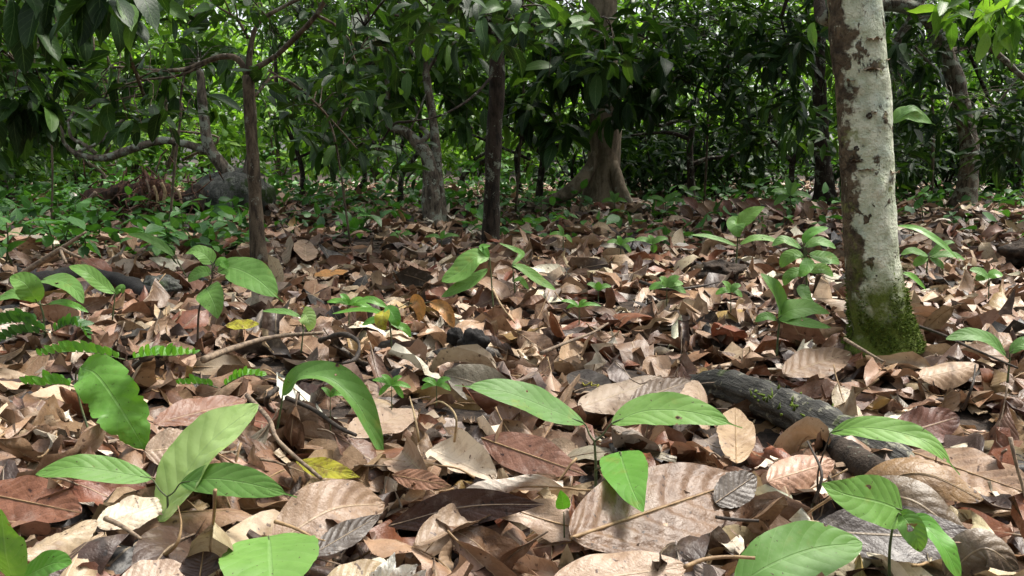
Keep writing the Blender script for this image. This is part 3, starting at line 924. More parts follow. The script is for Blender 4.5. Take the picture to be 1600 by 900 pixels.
seedling('sapling', 'leafy green sapling clump hugging the shaded side of the mossy trunk', (1262, 470), [(1260, 430), (1256, 385)],
         [dict(pts=[(1252, 388), (1235, 378), (1222, 375), (1206, 384)], w=22, n=(0, -.6, .8)),
          dict(pts=[(1258, 386), (1275, 378), (1292, 380), (1306, 388)], w=24, n=(0, -.6, .8)),
          dict(pts=[(1256, 400), (1240, 398), (1228, 405), (1220, 418)], w=26, n=(0, -.7, .7)),
          dict(pts=[(1262, 402), (1262, 412, -.03), (1255, 425, -.05), (1248, 432, -.05)], w=24, n=(0, -.7, .7), mat='lime'),
          dict(pts=[(1264, 398), (1282, 402), (1300, 405), (1312, 412)], w=30, n=(0, -.7, .7)),
          dict(pts=[(1260, 425), (1245, 425), (1232, 432), (1225, 446)], w=22, n=(0, -.7, .7)),
          dict(pts=[(1264, 425), (1278, 420), (1290, 422), (1302, 432)], w=24, n=(0, -.7, .7)),
          dict(pts=[(1260, 445), (1255, 455, -.04), (1262, 466, -.06), (1272, 474, -.06)], w=24, n=(0, -.7, .7)),
          dict(pts=[(1255, 380), (1262, 368), (1276, 360), (1294, 356)], w=20, n=(0, -.6, .8), mat='lime')], stem_w=4)
seedling('sapling', 'tall sapling with three pale broad leaves above a heap of dead leaves', (1150, 412), [(1152, 385), (1154, 352)],
         [dict(pts=[(1154, 352), (1166, 340), (1180, 330), (1195, 323)], w=28, n=(0, -.75, .66), kind='heart'),
          dict(pts=[(1152, 352), (1150, 350, -.03), (1152, 362, -.05), (1156, 370, -.05)], w=34, n=(-.2, -.85, .4), kind='heart'),
          dict(pts=[(1152, 385), (1130, 376), (1105, 369), (1080, 367)], w=12, n=(0, -.6, .8)),
          dict(pts=[(1156, 382), (1178, 372), (1200, 373), (1222, 380)], w=16, n=(0, -.6, .8))], stem_w=3)
seedling('grass_lily', 'strap-leaved lily arching out from behind the mossy trunk', (1418, 430), [],
         [dict(pts=[(1400, 352, .05), (1435, 358), (1470, 380, -.05), (1500, 408, -.1)], w=16, n=(0, -.7, .7), kind='lance', mat='lime', nostalk=True),
          dict(pts=[(1408, 426), (1422, 430), (1435, 440), (1448, 454)], w=14, n=(0, -.7, .7), kind='lance', mat='lime', nostalk=True)], stem_w=4)
seedling('sapling', 'rosette of small green leaves beside the strap-leaved lily', (1448, 420), [(1450, 400)],
         [dict(pts=[(1450, 400), (1435, 394), (1422, 392), (1408, 398)], w=18, n=(0, -.6, .8)),
          dict(pts=[(1452, 400), (1470, 384), (1485, 378), (1492, 380)], w=14, n=(0, -.6, .8)),
          dict(pts=[(1450, 402), (1440, 406), (1432, 412), (1428, 416)], w=18, n=(0, -.7, .7)),
          dict(pts=[(1454, 402), (1470, 398), (1490, 398), (1508, 406)], w=18, n=(0, -.6, .8)),
          dict(pts=[(1452, 402), (1462, 408), (1470, 414), (1474, 420)], w=18, n=(0, -.7, .7))], stem_w=3)
seedling('sapling', 'young sapling with two large overlapping drooping leaves below the dark trunk', (772, 490), [(768, 440), (765, 402)],
         [dict(pts=[(764, 402), (742, 402, -.02), (718, 425, -.04), (690, 440, -.05)], w=44, n=(-.2, -.8, .55), kind='oval'),
          dict(pts=[(762, 420), (735, 440, -.03), (712, 452, -.05), (690, 464, -.05)], w=24, n=(-.2, -.85, .45), kind='oval'),
          dict(pts=[(764, 402), (758, 392), (754, 386), (766, 384)], w=14, n=(0, -.7, .7), mat='lime')], stem_w=3)
seedling('sapling', 'small sapling with long narrow leaves leaning over the litter', (805, 450), [(802, 425)],
         [dict(pts=[(800, 414), (818, 420), (840, 436), (868, 453)], w=22, n=(0, -.65, .75)),
          dict(pts=[(800, 414), (815, 398, .05), (805, 390, .1), (780, 380, .1)], w=12, n=(0, -.65, .75)),
          dict(pts=[(801, 440), (812, 436), (818, 442), (826, 452)], w=12, n=(0, -.65, .75))], stem_w=3)
seedling('sapling', 'leafy sapling with five broad leaves by the slender tree', (308, 522), [(312, 480), (330, 440), (332, 420)],
         [dict(pts=[(330, 428), (318, 425), (305, 430), (294, 440)], w=28, n=(-.1, -.75, .65)),
          dict(pts=[(332, 412), (320, 398), (306, 392), (290, 396)], w=32, n=(0, -.68, .73), kind='heart'),
          dict(pts=[(340, 425), (362, 418), (400, 435, -.05), (442, 472, -.1)], w=62, n=(.15, -.78, .6), kind='drip'),
          dict(pts=[(322, 450), (328, 460, -.04), (336, 478, -.06), (340, 498, -.07)], w=50, n=(.1, -.92, .35), kind='heart', **{'from': (318, 455)}),
          dict(pts=[(336, 415), (345, 408), (350, 412), (356, 420)], w=18, n=(0, -.75, .66), mat='lime')], stem_w=4, stem_mat='brownstem')
seedling('sapling', 'sapling with paired oval leaves by the black root', (70, 530), [(68, 495), (62, 475)],
         [dict(pts=[(58, 472), (50, 458, -.02), (38, 442, -.03), (16, 432, -.03)], w=46, n=(.1, -.78, .6), kind='oval'),
          dict(pts=[(64, 438, .1), (90, 437, .05), (115, 450, 0), (130, 474, -.04)], w=34, n=(.1, -.65, .75)),
          dict(pts=[(56, 470), (38, 462), (18, 460), (-8, 470)], w=26, n=(0, -.6, .8)),
          dict(pts=[(75, 475), (95, 472), (118, 478), (138, 488)], w=15, n=(0, -.6, .8), mat='lime')], stem_w=4)
seedling('sapling', 'sapling with a long pointed leaf rising before the black root', (175, 490), [(180, 460)],
         [dict(pts=[(180, 458), (160, 445, -.02), (135, 425, -.04), (108, 416, -.04)], w=30, n=(.1, -.7, .7)),
          dict(pts=[(180, 460), (186, 452), (190, 450), (192, 458)], w=16, n=(0, -.7, .7))], stem_w=3)
seedling('sapling', 'thin sapling with one long leaf behind the black root', (290, 425), [(275, 402)],
         [dict(pts=[(272, 400), (250, 382), (225, 370), (200, 366)], w=18, n=(0, -.7, .7))], stem_w=2)
seedling('sapling', 'seedling with a lime tuft and two hanging orange leaves', (612, 545), [(610, 515), (604, 480)],
         [dict(pts=[(604, 480), (590, 472), (575, 468), (556, 472)], w=16, n=(0, -.7, .7), mat='lime'),
          dict(pts=[(604, 478), (612, 488, -.02), (618, 500, -.03), (622, 510, -.03)], w=26, n=(0, -.85, .5), mat='lime'),
          dict(pts=[(602, 484), (598, 492, -.03), (596, 504, -.04), (602, 516, -.04)], w=28, n=(-.2, -.9, .3), mat='yellow'),
          dict(pts=[(640, 472, .02), (652, 472, -.02), (658, 486, -.03), (655, 503, -.03)], w=26, n=(-.3, -.9, .3), mat='orange', cup=.3, **{'from': (606, 486)}),
          dict(pts=[(672, 472, 0), (690, 480, -.02), (700, 493, -.03), (709, 512, -.03)], w=25, n=(.3, -.9, .3), mat='orange', cup=.3, **{'from': (640, 474)}),
          dict(pts=[(606, 500), (592, 498), (578, 502), (566, 508)], w=16, n=(0, -.7, .7), mat='lime'),
          dict(pts=[(610, 505), (622, 508), (634, 514), (642, 526)], w=16, n=(0, -.7, .7), mat='lime'),
          dict(pts=[(608, 500), (586, 486, .04), (556, 484, .06), (520, 490, .06)], w=12, n=(0, -.6, .8), mat='lime')], stem_w=3)
seedling('sapling', 'pale mottled seedling leaf lying over a thin root', (470, 540), [(474, 515)],
         [dict(pts=[(472, 490), (478, 492, -.01), (484, 505, -.02), (482, 518, -.02)], w=32, n=(0, -.92, .4), mat='underside', kind='heart'),
          dict(pts=[(470, 495), (450, 488), (432, 486), (410, 486)], w=14, n=(0, -.6, .8))], stem_w=3)


def small_sapling(px, py, h, leaves, label, mat='herb', w=16):
    """a small seedling: leaves = [(dx, dy, length factor)] fan out from the stem top"""
    lv = []
    for k, (dx, dy) in enumerate(leaves):
        lv.append(dict(pts=[(px, py - h), (px + dx * .35, py - h + dy * .35 - 4), (px + dx * .7, py - h + dy * .7 - 3), (px + dx, py - h + dy)], w=w, n=(0, -.65, .75),
                       mat=('lime' if mat == 'herb' and k == 2 else ('seedling' if mat == 'herb' else mat)), nostalk=True, nu=12))
    return seedling('seedling', label, (px, py), [(px, py - h * .5), (px, py - h)], lv, stem_w=2)


for a in [
    (612, 640, 38, [(-30, -8), (-16, -16), (16, -14), (30, 4), (-20, 16), (18, 20)], 'tiny seedling with rounded leaflets behind the arching seedling leaf', 'lime', 12),
    (682, 620, 18, [(-22, -8), (22, -10), (-24, 6), (22, 8)], 'tiny seedling with four rounded leaflets among tan leaves', 'lime', 13),
    (516, 660, 40, [(-14, -14), (16, -16), (22, -2)], 'spindly seedling under the arching seedling leaf', 'herb', 10),
    (1042, 470, 22, [(-12, -14), (26, -4), (-28, 4), (20, -16), (30, 10)], 'seedling with light five-leaf whorl in the middle distance', 'herb', 17),
    (1142, 480, 24, [(-14, -16), (16, -10), (-24, 4), (18, 8)], 'seedling with twisted leaves beyond the fallen log', 'herb', 14),
    (935, 470, 16, [(-18, -10), (20, -6), (0, -14)], 'small seedling with two flat leaves on the pale litter', 'herb', 12),
    (905, 500, 20, [(-20, 2), (12, -10), (34, -2), (-28, -10)], 'yellowish seedling tuft on the pale litter', 'lime', 9),
    (545, 500, 24, [(-34, -4), (26, -8), (-14, -16), (40, 8)], 'low seedling with a spray of light leaves near the orange-leaved seedling', 'lime', 13),
    (970, 395, 12, [(-22, -4), (24, -8), (-6, -14), (16, 12)], 'green seedling on the shaded litter before the buttressed trunk', 'herb', 11),
    (1020, 395, 14, [(-28, -6), (24, -8), (2, 14), (-8, -12)], 'green seedling with broad leaf on the shaded litter', 'herb', 13),
    (880, 385, 16, [(-10, -18), (14, 10), (-22, -2)], 'thin upright seedling on the shaded litter', 'herb', 9),
    (838, 362, 12, [(-20, -4), (18, -6), (-4, 8)], 'green seedling beside the long mossy buttress root', 'herb', 13),
    (690, 385, 12, [(-26, -2), (28, -4), (6, -12)], 'small seedling between the twin trunks and the dark trunk', 'herb', 9),
    (625, 380, 8, [(-16, -4), (20, -6)], 'two-leaved seedling in front of the twin trunks', 'herb', 10),
    (1400, 545, 8, [(24, -14), (36, 2)], 'short green shoot at the mossy trunk foot', 'herb', 10),
    (1545, 460, 26, [(-30, -12), (-20, 4), (22, -4)], 'seedling with drooping leaves on a thin dark twig', 'herb', 20),
    (960, 330, 14, [(-8, -18), (8, -14), (20, 0), (-20, 0)], 'upright seedling at the foot of the buttressed trunk', 'herb', 10),
    (1235, 345, 40, [(-8, -30), (10, -20), (-30, -6), (34, 4), (20, 14), (-26, 16)], 'tall narrow-leaved plant near the heap of dead leaves', 'herb', 14),
    (1040, 335, 20, [(-30, -4), (24, -12), (-14, 8), (34, 2)], 'round-leaved seedling before the forked sapling', 'herb', 12),
    (1075, 325, 24, [(-16, -10), (20, -6), (4, 8)], 'small pale seedling beside the heap of dead leaves', 'herb', 10),
]:
    small_sapling(*a[:5], mat=a[5], w=a[6])


# ---- ferns
def fern(label, foot, fronds, mat='lime'):
    B = GP(*foot)
    root = empty('fern', B, label, 'fern', 'low ferns in the litter')
    for pts, n, ln in fronds:
        P = [D(p[0], p[1], B[1] + (p[2] if len(p) > 2 else 0)) for p in pts]
        C = catmull(np.array(P), n)
        o = tube_obj('rachis', P, np.linspace(.0016, .0006, len(P)), M['stem'], root, n=n, ring=5)
        T = np.gradient(C, axis=0)
        for k in range(1, n):
            t = nrm(T[k])
            l = ln * B[1] / FPX * (0.45 + .75 * math.sin(math.pi * (k / n) ** .8)) * random.uniform(.85, 1.15)
            for sgn in (-1, 1):
                dirv = nrm(np.array([0, 0, 1.0]) * (1 if sgn > 0 else .25) + t * random.uniform(.25, .6) + np.array([0, -sgn * random.uniform(.2, .7), 0]))
                V, F, UV, _ = spine_leaf([C[k], C[k] + dirv * l * .5, C[k] + dirv * l + np.array([0, 0, -.15 * l])], l * .42, 'oval', (0, -.8, .5), nu=5, nv=3, ap=0, aw=0, fold=.2)
                leaf_part('leaflet', V, F, UV, M[mat], root, tint=random.random() * .4)
    mark(label, B)


fern('low fern frond with upright leaflets above the crumpled leaf', (200, 580), [([(195, 562), (150, 552), (105, 550), (64, 556)], 13, 26), ([(200, 562), (235, 556), (270, 556), (302, 553)], 11, 24)])
fern('fern tip with pointed leaflets beside the crumpled leaf', (122, 612), [([(118, 605), (95, 600), (70, 602), (42, 600)], 9, 26)])
fern('fern sprig with rounded leaflets beside the rust brown leaf', (345, 612), [([(340, 606), (320, 600), (300, 600), (280, 600)], 8, 18), ([(345, 606), (365, 594), (385, 586), (408, 588)], 9, 20)])
fern('dark feathery fern under the paired oval leaves', (75, 535), [([(75, 520), (45, 505), (15, 505), (-20, 512)], 14, 26), ([(80, 520), (105, 508), (125, 512), (135, 525)], 10, 22), ([(70, 522), (40, 520), (10, 530), (-15, 540)], 11, 22)], 'herb')

# ------------------------------------------------------------------ log, roots, stones, twigs
def log_main():
    pts = [GP(1080, 600, -.06), GP(1135, 602, -.022), GP(1215, 632, -.015), GP(1300, 672, -.012), GP(1385, 716, -.018), GP(1450, 752, -.05)]
    P = [np.array(p) for p in pts]
    rad = [.024, .036, .042, .043, .038, .026]
    V, F, UV = tube(P, rad, n=46, ring=26, rough=.22, freq=14, seed=3, lobes=lambda u, a: 1 - .40 * np.exp(-((a - 1.9) / .16) ** 2) - .40 * np.exp(-((a - 3.9 - .5 * u) / .13) ** 2) - .35 * np.exp(-((a - 5.4 + .4 * u) / .13) ** 2) + .06 * np.sin(5 * a))
    V_log = V[(V[:, 1] < V[:, 1].mean() + 9) & (V[:, 2] > .005)]
    c = V.mean(0)
    o = link('fallen_log', quads_tris_mesh('fallen_log', V - c, F, M['log'], UV), None, tuple(c))
    tag(o, 'grey weathered log half buried in dry leaves with a long split', 'log')
    bits = []
    for k in range(70):
        t = rng.uniform(.25, .6)
        p = np.array(P[1]) * (1 - t) + np.array(P[4]) * t + np.array([rng.normal(0, .02), -.028 + rng.normal(0, .01), .026 + rng.normal(0, .008)])
        bits.append(tube([p, p + rng.normal(0, .006, 3) + (0, 0, .008)], [.004, .001], n=3, ring=4))
    V, F, UV = join(bits)
    tag(link('moss', quads_tris_mesh('moss', V - c, F, M['moss'], UV), o), None, None, None, 'stuff')
    PROTECT.append((V_log[::3], .03))
    mark('the grey fallen log', c)
    # the dark end under the drooping leaf
    P2 = [GP(1290, 690, .0), GP(1350, 725, .0), GP(1440, 775, -.02)]
    V, F, UV = tube(P2, [.022, .026, .018], n=20, ring=16, rough=.3, freq=20, seed=9)
    link('broken_end', quads_tris_mesh('broken_end', V - c, F, M['darkbark'], UV), o)


log_main()


def blob(center, rad, seed, rough=.35, n=22, flat=1.0, freq=1.6):
    """a weathered lump: stone or rotten wood"""
    V, F = [], []
    for i in range(n + 1):
        th = math.pi * i / n
        for j in range(2 * n):
            ph = math.pi * j / n
            d = Vector((math.sin(th) * math.cos(ph), math.sin(th) * math.sin(ph), math.cos(th)))
            e = 1 + rough * (noise.noise(d * freq + Vector((seed, 0, 0))) + .4 * noise.noise(d * freq * 2.7 + Vector((0, seed, 0))) + .2 * noise.noise(d * freq * 6 + Vector((0, 0, seed))))
            V.append((d.x * rad[0] * e, d.y * rad[1] * e, d.z * rad[2] * e * flat))
    m = 2 * n
    for i in range(n):
        for j in range(m):
            F.append((i * m + j, (i + 1) * m + j, (i + 1) * m + (j + 1) % m, i * m + (j + 1) % m))
    return np.array(V), np.array(F)


def stone(name, label, px, py, wpx, hpx, mat, seed, cat='stone', d=None, sink=.3, **kw):
    p = GP(px, py) if d is None else D(px, py, d)
    s = p[1] / FPX
    V, F = blob(p, (wpx / 2 * s, wpx / 2 * s * .8, hpx * s * .75), seed, **kw)
    o = link(name, quads_tris_mesh(name, V, F, M[mat]), None, (p[0], p[1], p[2] + hpx * s * (.5 - sink)))
    tag(o, label, cat)
    mark(label, p)
    return o


stone('boulder', 'grey mossy boulder beside the leaning lichened trunk', 365, 336, 124, 62, 'stone', 4, rough=.22, sink=.1, freq=1.1)
stone('mossy_stone', 'small green mossy stone at the end of the black root', 250, 452, 62, 22, 'stone', 8)
stone('dirt_clod', 'dark crumbly clod of earth among the dry leaves', 1128, 428, 66, 20, 'soil', 19, 'clod', rough=.6)
stone('black_pod', 'black split seed pod on the litter', 740, 540, 44, 26, 'black', 23, 'seed pod', rough=.35, freq=1.5)
stone('black_pod', 'small black pod half hidden by the split one', 712, 530, 28, 20, 'black', 27, 'seed pod', rough=.3, freq=1.5)
stone('dark_clod', 'black rotten lump at the far edge of the litter beyond the trunk', 1600, 402, 70, 26, 'soil', 31, 'clod')


def line_thing(name, label, pts, wpx, mat, cat, up=0.02, taper=.5, group=None, rough=.15, ring=8):
    P = [GP(p[0], p[1], up + (p[2] if len(p) > 2 else 0)) for p in pts]
    w = wpx * np.mean([p[1] for p in P]) / FPX / 2
    o = tube_obj(name, P, np.linspace(w, w * taper, len(P)), M[mat], None, ring=ring, rough=rough, freq=25, seed=pts[0][0])
    tag(o, label, cat, group)
    return o


for a in [
    ('black_root', 'thick black root hollow underneath by the paired oval leaves', [(40, 450), (110, 432), (170, 434), (240, 462)], 34, 'black', 'root', .0, .7, None, .45, 14),
    ('curled_vine', 'black curled vine loop on the litter', [(500, 532), (535, 522, .03), (560, 535, .03), (556, 560), (535, 568)], 10, 'darktwig', 'vine', .015, .4, None, .7, 9),
    ('curled_vine', 'short black vine stub beside the arching seedling leaf', [(432, 608, .03), (420, 618, .05), (416, 632, .02), (428, 644)], 11, 'darktwig', 'vine', .01, .5, None, .6, 9),
    ('twig', 'forked brown twig standing before the wide tan leaf', [(386, 618, .03), (420, 655, .04), (436, 690, .03), (502, 748, .0)], 9, 'twig', 'twig', .03, .6),
    ('twig', 'dark twig lying under the arching seedling leaf', [(448, 622), (490, 640), (530, 668), (556, 680)], 9, 'darktwig', 'twig', .04, .6),
    ('twig', 'long brown root running along the litter below the pale mottled seedling', [(318, 562), (370, 542), (430, 526), (505, 520)], 11, 'twig', 'twig', .03, .5),
    ('twig', 'thin brown twig crossing above the slate grey leaf', [(845, 552), (885, 535), (925, 520), (950, 505)], 6, 'twig', 'twig', .04, .6),
    ('twig', 'thin dark twig beyond the foot of the mossy trunk', [(1420, 505), (1470, 522), (1520, 545), (1590, 575)], 6, 'darktwig', 'twig', .05, .5),
    ('twig', 'dark stem bent over beside the drooping dark leaf', [(1272, 785), (1284, 740, .04), (1262, 690, .06)], 6, 'darktwig', 'twig', .02, .6),
    ('twig', 'bare pale twig leaning against the mossy trunk foot', [(1320, 530), (1345, 545), (1380, 565)], 7, 'twig', 'twig', .05, .5),
    ('twig', 'thin twig upright among pale leaves beside the big tan leaf', [(1505, 640), (1520, 600, .06), (1524, 570, .05)], 5, 'darktwig', 'twig', .02, .5),
    ('twig', 'slender pale stalk leaning on the bleached leaf', [(655, 690), (648, 650, .04), (640, 620, .04)], 5, 'root', 'twig', .03, .5),
    ('twig', 'thin hooked stalk arching over the rust red leaf', [(710, 690), (712, 650, .05), (690, 628, .05), (672, 632, .04)], 4, 'root', 'twig', .03, .5),
    ('stalk', 'yellow curved leaf stalk standing before the glossy pale leaf', [(256, 868), (276, 850, .02), (283, 820, .04), (278, 790, .06)], 8, 'rib', 'stalk', .02, .25),
    ('stalk', 'yellow leaf stalk lying at the front edge under the pleated leaf', [(1070, 886), (1100, 874), (1140, 870), (1180, 872)], 8, 'rib', 'stalk', .06, .7),
    ('stalk', 'yellow stalk under the wide tan leaf', [(430, 815), (460, 825), (490, 840), (508, 845)], 7, 'rib', 'stalk', .06, .3),
    ('twig', 'short black twig on the pale leaf before the pleated leaf', [(1118, 808), (1150, 812), (1186, 814)], 6, 'darktwig', 'twig', .075, .9),
    ('twig', 'grey broken twig by the cream bleached leaf', [(165, 810), (190, 822), (220, 842)], 9, 'twig', 'twig', .05, .6),
    ('twig', 'dark brown twig lying across litter before the dark trunk', [(1000, 440), (1040, 452), (1090, 448), (1125, 440)], 6, 'darktwig', 'twig', .03, .5),
    ('twig', 'thin pale twig beside the drooping sapling leaves', [(770, 452, .08), (785, 480, .04), (805, 505)], 4, 'root', 'twig', .02, .5),
]:
    line_thing(*a)


# the dead branch caught in the undergrowth
def dead_branch():
    B = GP(40, 452)
    root = empty('dead_branch', B, 'bare forked dead branch leaning over the black root', 'branch')
    d = B[1]
    tube_obj('stem', [D(28, 432, d), D(90, 392, d), D(135, 362, d)], [.012, .009, .004], M['twig'], root, ring=8, rough=.15)
    tube_obj('side_twig', [D(95, 388, d), D(110, 396, d - .05), D(126, 402, d - .08)], [.007, .006, .004], M['twig'], root, ring=6)
    tube_obj('side_twig', [D(95, 390, d), D(98, 400, d - .08), D(104, 412, d - .1)], [.006, .006, .005], M['twig'], root, ring=6)


dead_branch()


def flower():
    B = GP(622, 905)
    o = empty('fallen_flower', B, 'crumpled white petals at the front edge', 'flower')
    d = B[1]
    for k, (pts, w, n) in enumerate([([(592, 925), (605, 895), (617, 863, .01)], 34, (-.3, -.8, .5)), ([(612, 925), (634, 898), (652, 882)], 40, (.2, -.75, .6)),
                                     ([(640, 925), (652, 905), (666, 890)], 26, (.4, -.7, .5)), ([(580, 925), (588, 905), (596, 886)], 26, (-.3, -.7, .6))]):
        P = [D(p[0], p[1], d - .012 * k + (p[2] if len(p) > 2 else 0)) for p in pts]
        V, F, UV, _ = spine_leaf(P, w * d / FPX, 'lance', n, cup=.25, aw=.10, ap=.04, torn=.22, seed=k)
        leaf_part('petal', V, F, UV, M['dry'], o, col=(.80, .77, .69))
    mark('the white petals', B)


flower()


def rotten_trunk():
    B = GP(235, 342)
    d = B[1]
    root = empty('rotten_log', B, 'rotten fallen trunk with red fibres and pale hanging roots', 'log')
    tube_obj('trunk', [D(140, 322, d + .2), D(200, 302, d), D(262, 312, d), D(312, 306, d + .1)], [.10, .09, .06, .07], M['rotten'], root, ring=18, rough=.6, freq=9, n=34)
    V, F = blob(0, (.10, .10, .17), 5, .9, 18, freq=4)
    me = quads_tris_mesh('fibre_mass', V, F, M['fibre'])
    o = link('fibre_mass', me, root, tuple(map(float, D(242, 312, d - .1) - B)))
    for k, (pts, w) in enumerate([([(252, 285), (258, 300), (256, 318), (262, 334)], 5), ([(240, 290), (246, 310), (242, 330)], 4), ([(268, 290), (280, 302), (284, 322)], 4),
                                  ([(150, 300), (140, 315), (160, 332)], 6), ([(215, 310), (212, 320), (206, 328)], 5), ([(228, 280), (234, 300), (230, 325)], 3)]):
        P = [D(p[0], p[1], d - .35) for p in pts]
        tube_obj('root', P, np.full(len(P), w * d / FPX / 2), M['root'] if k < 3 else M['twig'], root, ring=6)
    bits = []
    for k in range(160):
        p = np.array([rng.normal(0, .26), rng.normal(-.1, .2), abs(rng.normal(.05, .16))]) + D(245, 330, d - .1)
        q = rng.normal(0, .06, 3)
        bits.append(tube([p, p + q], [.008, .003], n=3, ring=4))
    V, F, UV = join(bits)
    tag(link('splinter', quads_tris_mesh('splinter', V - B, F, M['fibre'], UV), root), None, None, None, 'stuff')
    P = [D(300, 330, d - .1), D(306, 302, d), D(308, 288, d)]
    tube_obj('bark_slab', P, [.09, .08, .04], M['darkbark'], root, ring=10, rough=.3)
    mark('the rotten fallen trunk', B)


rotten_trunk()


def dead_heap(label, foot, leaves):
    B = GP(*foot)
    d = B[1]
    root = empty('dead_frond', B, label, 'dead branch')
    tube_obj('stem', [D(foot[0] - 20, foot[1] - 12, d), D(foot[0] + 30, foot[1] - 22, d), D(foot[0] + 75, foot[1] - 24, d + .1)], [.014, .011, .008], M['darktwig'], root)
    for k, (x0, y0, x1, y1, w, c) in enumerate(leaves):
        P = [D(x0, y0, d - .03 * k), D((x0 + x1) / 2 + 3, (y0 + y1) / 2 - 2, d - .03 * k - .05), D(x1, y1, d - .03 * k - .06)]
        V, F, UV, _ = spine_leaf(P, w * d / FPX, 'lance', (random.uniform(-.6, .6), -.8, .3), cup=random.uniform(.2, .8), nu=10, nv=5, seed=k)
        leaf_part('leaf', V, F, UV, M['dry'], root, col=c)
    mark(label, B)


DR = (.20, .085, .06)
dead_heap('heap of reddish dead leaves on a fallen branch', (1140, 345), [(1062, 322, 1082, 344, 16, CH), (1068, 310, 1090, 330, 14, DR), (1085, 318, 1110, 345, 16, BR), (1128, 312, 1136, 342, 18, DR), (1120, 310, 1128, 340, 14, RU),
          (1140, 310, 1158, 340, 16, CH), (1165, 312, 1190, 330, 13, DR), (1150, 316, 1176, 344, 14, BR), (1185, 314, 1222, 326, 12, CH), (1100, 314, 1116, 338, 13, TAN), (1196, 318, 1230, 340, 14, DR)])
dead_heap('smaller fan of dead brown leaves hanging beside the mossy trunk', (1262, 348), [(1250, 315, 1252, 344, 14, CH), (1258, 314, 1266, 346, 15, BR), (1268, 314, 1280, 340, 14, TAN), (1244, 318, 1240, 342, 12, DR), (1276, 316, 1292, 336, 13, CH)])


# ------------------------------------------------------------------ foliage machinery
def proto_set(nu, nv, k, Wr, seed):
    g = np.random.default_rng(seed)
    out = []
    for i in range(k):
        kind = ['drip', 'oval', 'drip'][i % 3]
        P, UV = leaf_local(1.0, Wr * g.uniform(.85, 1.2), kind, nu, nv, kc=g.uniform(-.5, .8), fold=g.uniform(-.05, .3), kb=g.uniform(.1, .9), kb2=g.normal(0, .3), tw=g.normal(0, .4), aw=g.uniform(0, .05), g=g)
        out.append((P, UV))
    return out, grid_faces(nu, nv)


PROTO = {'near': proto_set(9, 5, 8, .36, 1), 'mid': proto_set(6, 3, 8, .36, 2), 'far': proto_set(3, 3, 6, .42, 3), 'narrow': proto_set(6, 3, 8, .26, 4), 'round': proto_set(6, 3, 6, .5, 5)}
PROTO_MESH = {}


def proto_mesh(key, i, mat):
    if (key, i, mat) not in PROTO_MESH:
        (P, UV), F = PROTO[key][0][i], PROTO[key][1]
        PROTO_MESH[(key, i, mat)] = make_mesh('leaf', P, F, M[mat], UV, tint=np.zeros(len(P)))
    return PROTO_MESH[(key, i, mat)]


def unit(a): return a / np.maximum(1e-9, np.linalg.norm(a, axis=-1, keepdims=True))


def frames(dirs, nref):
    x = unit(dirs)
    y = unit(np.cross(nref, x))
    z = np.cross(x, y)
    return x, y, z


def leaves_mesh(name, key, mat, base, dirs, nref, L, tint, origin):
    pr, F = PROTO[key]
    k = rng.integers(0, len(pr), len(base))
    Vs, Us, Fs, Ts, off = [], [], [], [], 0
    x, y, z = frames(dirs, nref)
    for i in range(len(pr)):
        m = k == i
        if not m.any(): continue
        P, UV = pr[i]
        Q = base[m][:, None] + L[m][:, None, None] * (P[None, :, 0:1] * x[m][:, None] + P[None, :, 1:2] * y[m][:, None] + P[None, :, 2:3] * z[m][:, None])
        n = m.sum()
        Vs.append(Q.reshape(-1, 3)); Us.append(np.tile(UV, (n, 1))); Ts.append(np.repeat(tint[m], len(P)))
        Fs.append((F[None] + (np.arange(n) * len(P))[:, None, None] + off).reshape(-1, 4))
        off += n * len(P)
    return make_mesh(name, np.vstack(Vs) - np.asarray(origin), np.vstack(Fs), M[mat], np.vstack(Us), tint=np.concatenate(Ts))


def whorls(centres, per, L0, L1, droop, spread=1.0):
    """leaves radiating from twig ends; droop 0 flat .. 1 hanging"""
    n = len(centres)
    k = rng.integers(per[0], per[1] + 1, n)
    idx = np.repeat(np.arange(n), k)
    m = len(idx)
    th = rng.uniform(0, 6.283, m)
    dr = np.clip(rng.normal(droop * .8, .36, m), -.6, 1.1) * 1.5
    dirs = np.stack([np.cos(th) * np.cos(dr), np.sin(th) * np.cos(dr), -np.sin(dr)], -1)
    base = centres[idx] + dirs * rng.uniform(.005, .05, m)[:, None] * spread + rng.normal(0, .035, (m, 3)) * spread
    nref = np.array([0, 0, 1.0]) + rng.normal(0, .45, (m, 3)) + np.stack([np.cos(th), np.sin(th), 0 * th], -1) * .35
    return base, dirs, nref, rng.uniform(L0, L1, m), rng.uniform(0, .999, m)


def blob_points(bl):
    """cluster centres inside the given crown blobs"""
    out = []
    for b in bl:
        if b[0] == 'w':
            c, r, n = np.array(b[1:4]), np.array(b[4:7]), b[7]
        else:
            px, py, d, rx, ry, rd, n = b
            c = D(px, py, d)
            r = np.array([rx * d / FPX, rd, ry * d / FPX])
        q = rng.normal(0, 1, (n, 3))
        q = unit(q) * (rng.uniform(.05, 1, n) ** .42)[:, None]
        p = c + q * r
        f = np.array([noise.noise(Vector(v) * 2.2) for v in p])
        p = p[f > -.28]                   # gaps
        g_ = hump(p[:, 0], p[:, 1]) + .12
        out.append(p[p[:, 2] > g_])
    return np.vstack(out)


def in_frame(p, pad=40):
    x, y, f = proj(p)
    return (x > -pad) & (x < 1600 + pad) & (y > -pad) & (y < 900 + pad) & (p[:, 1] > .3)


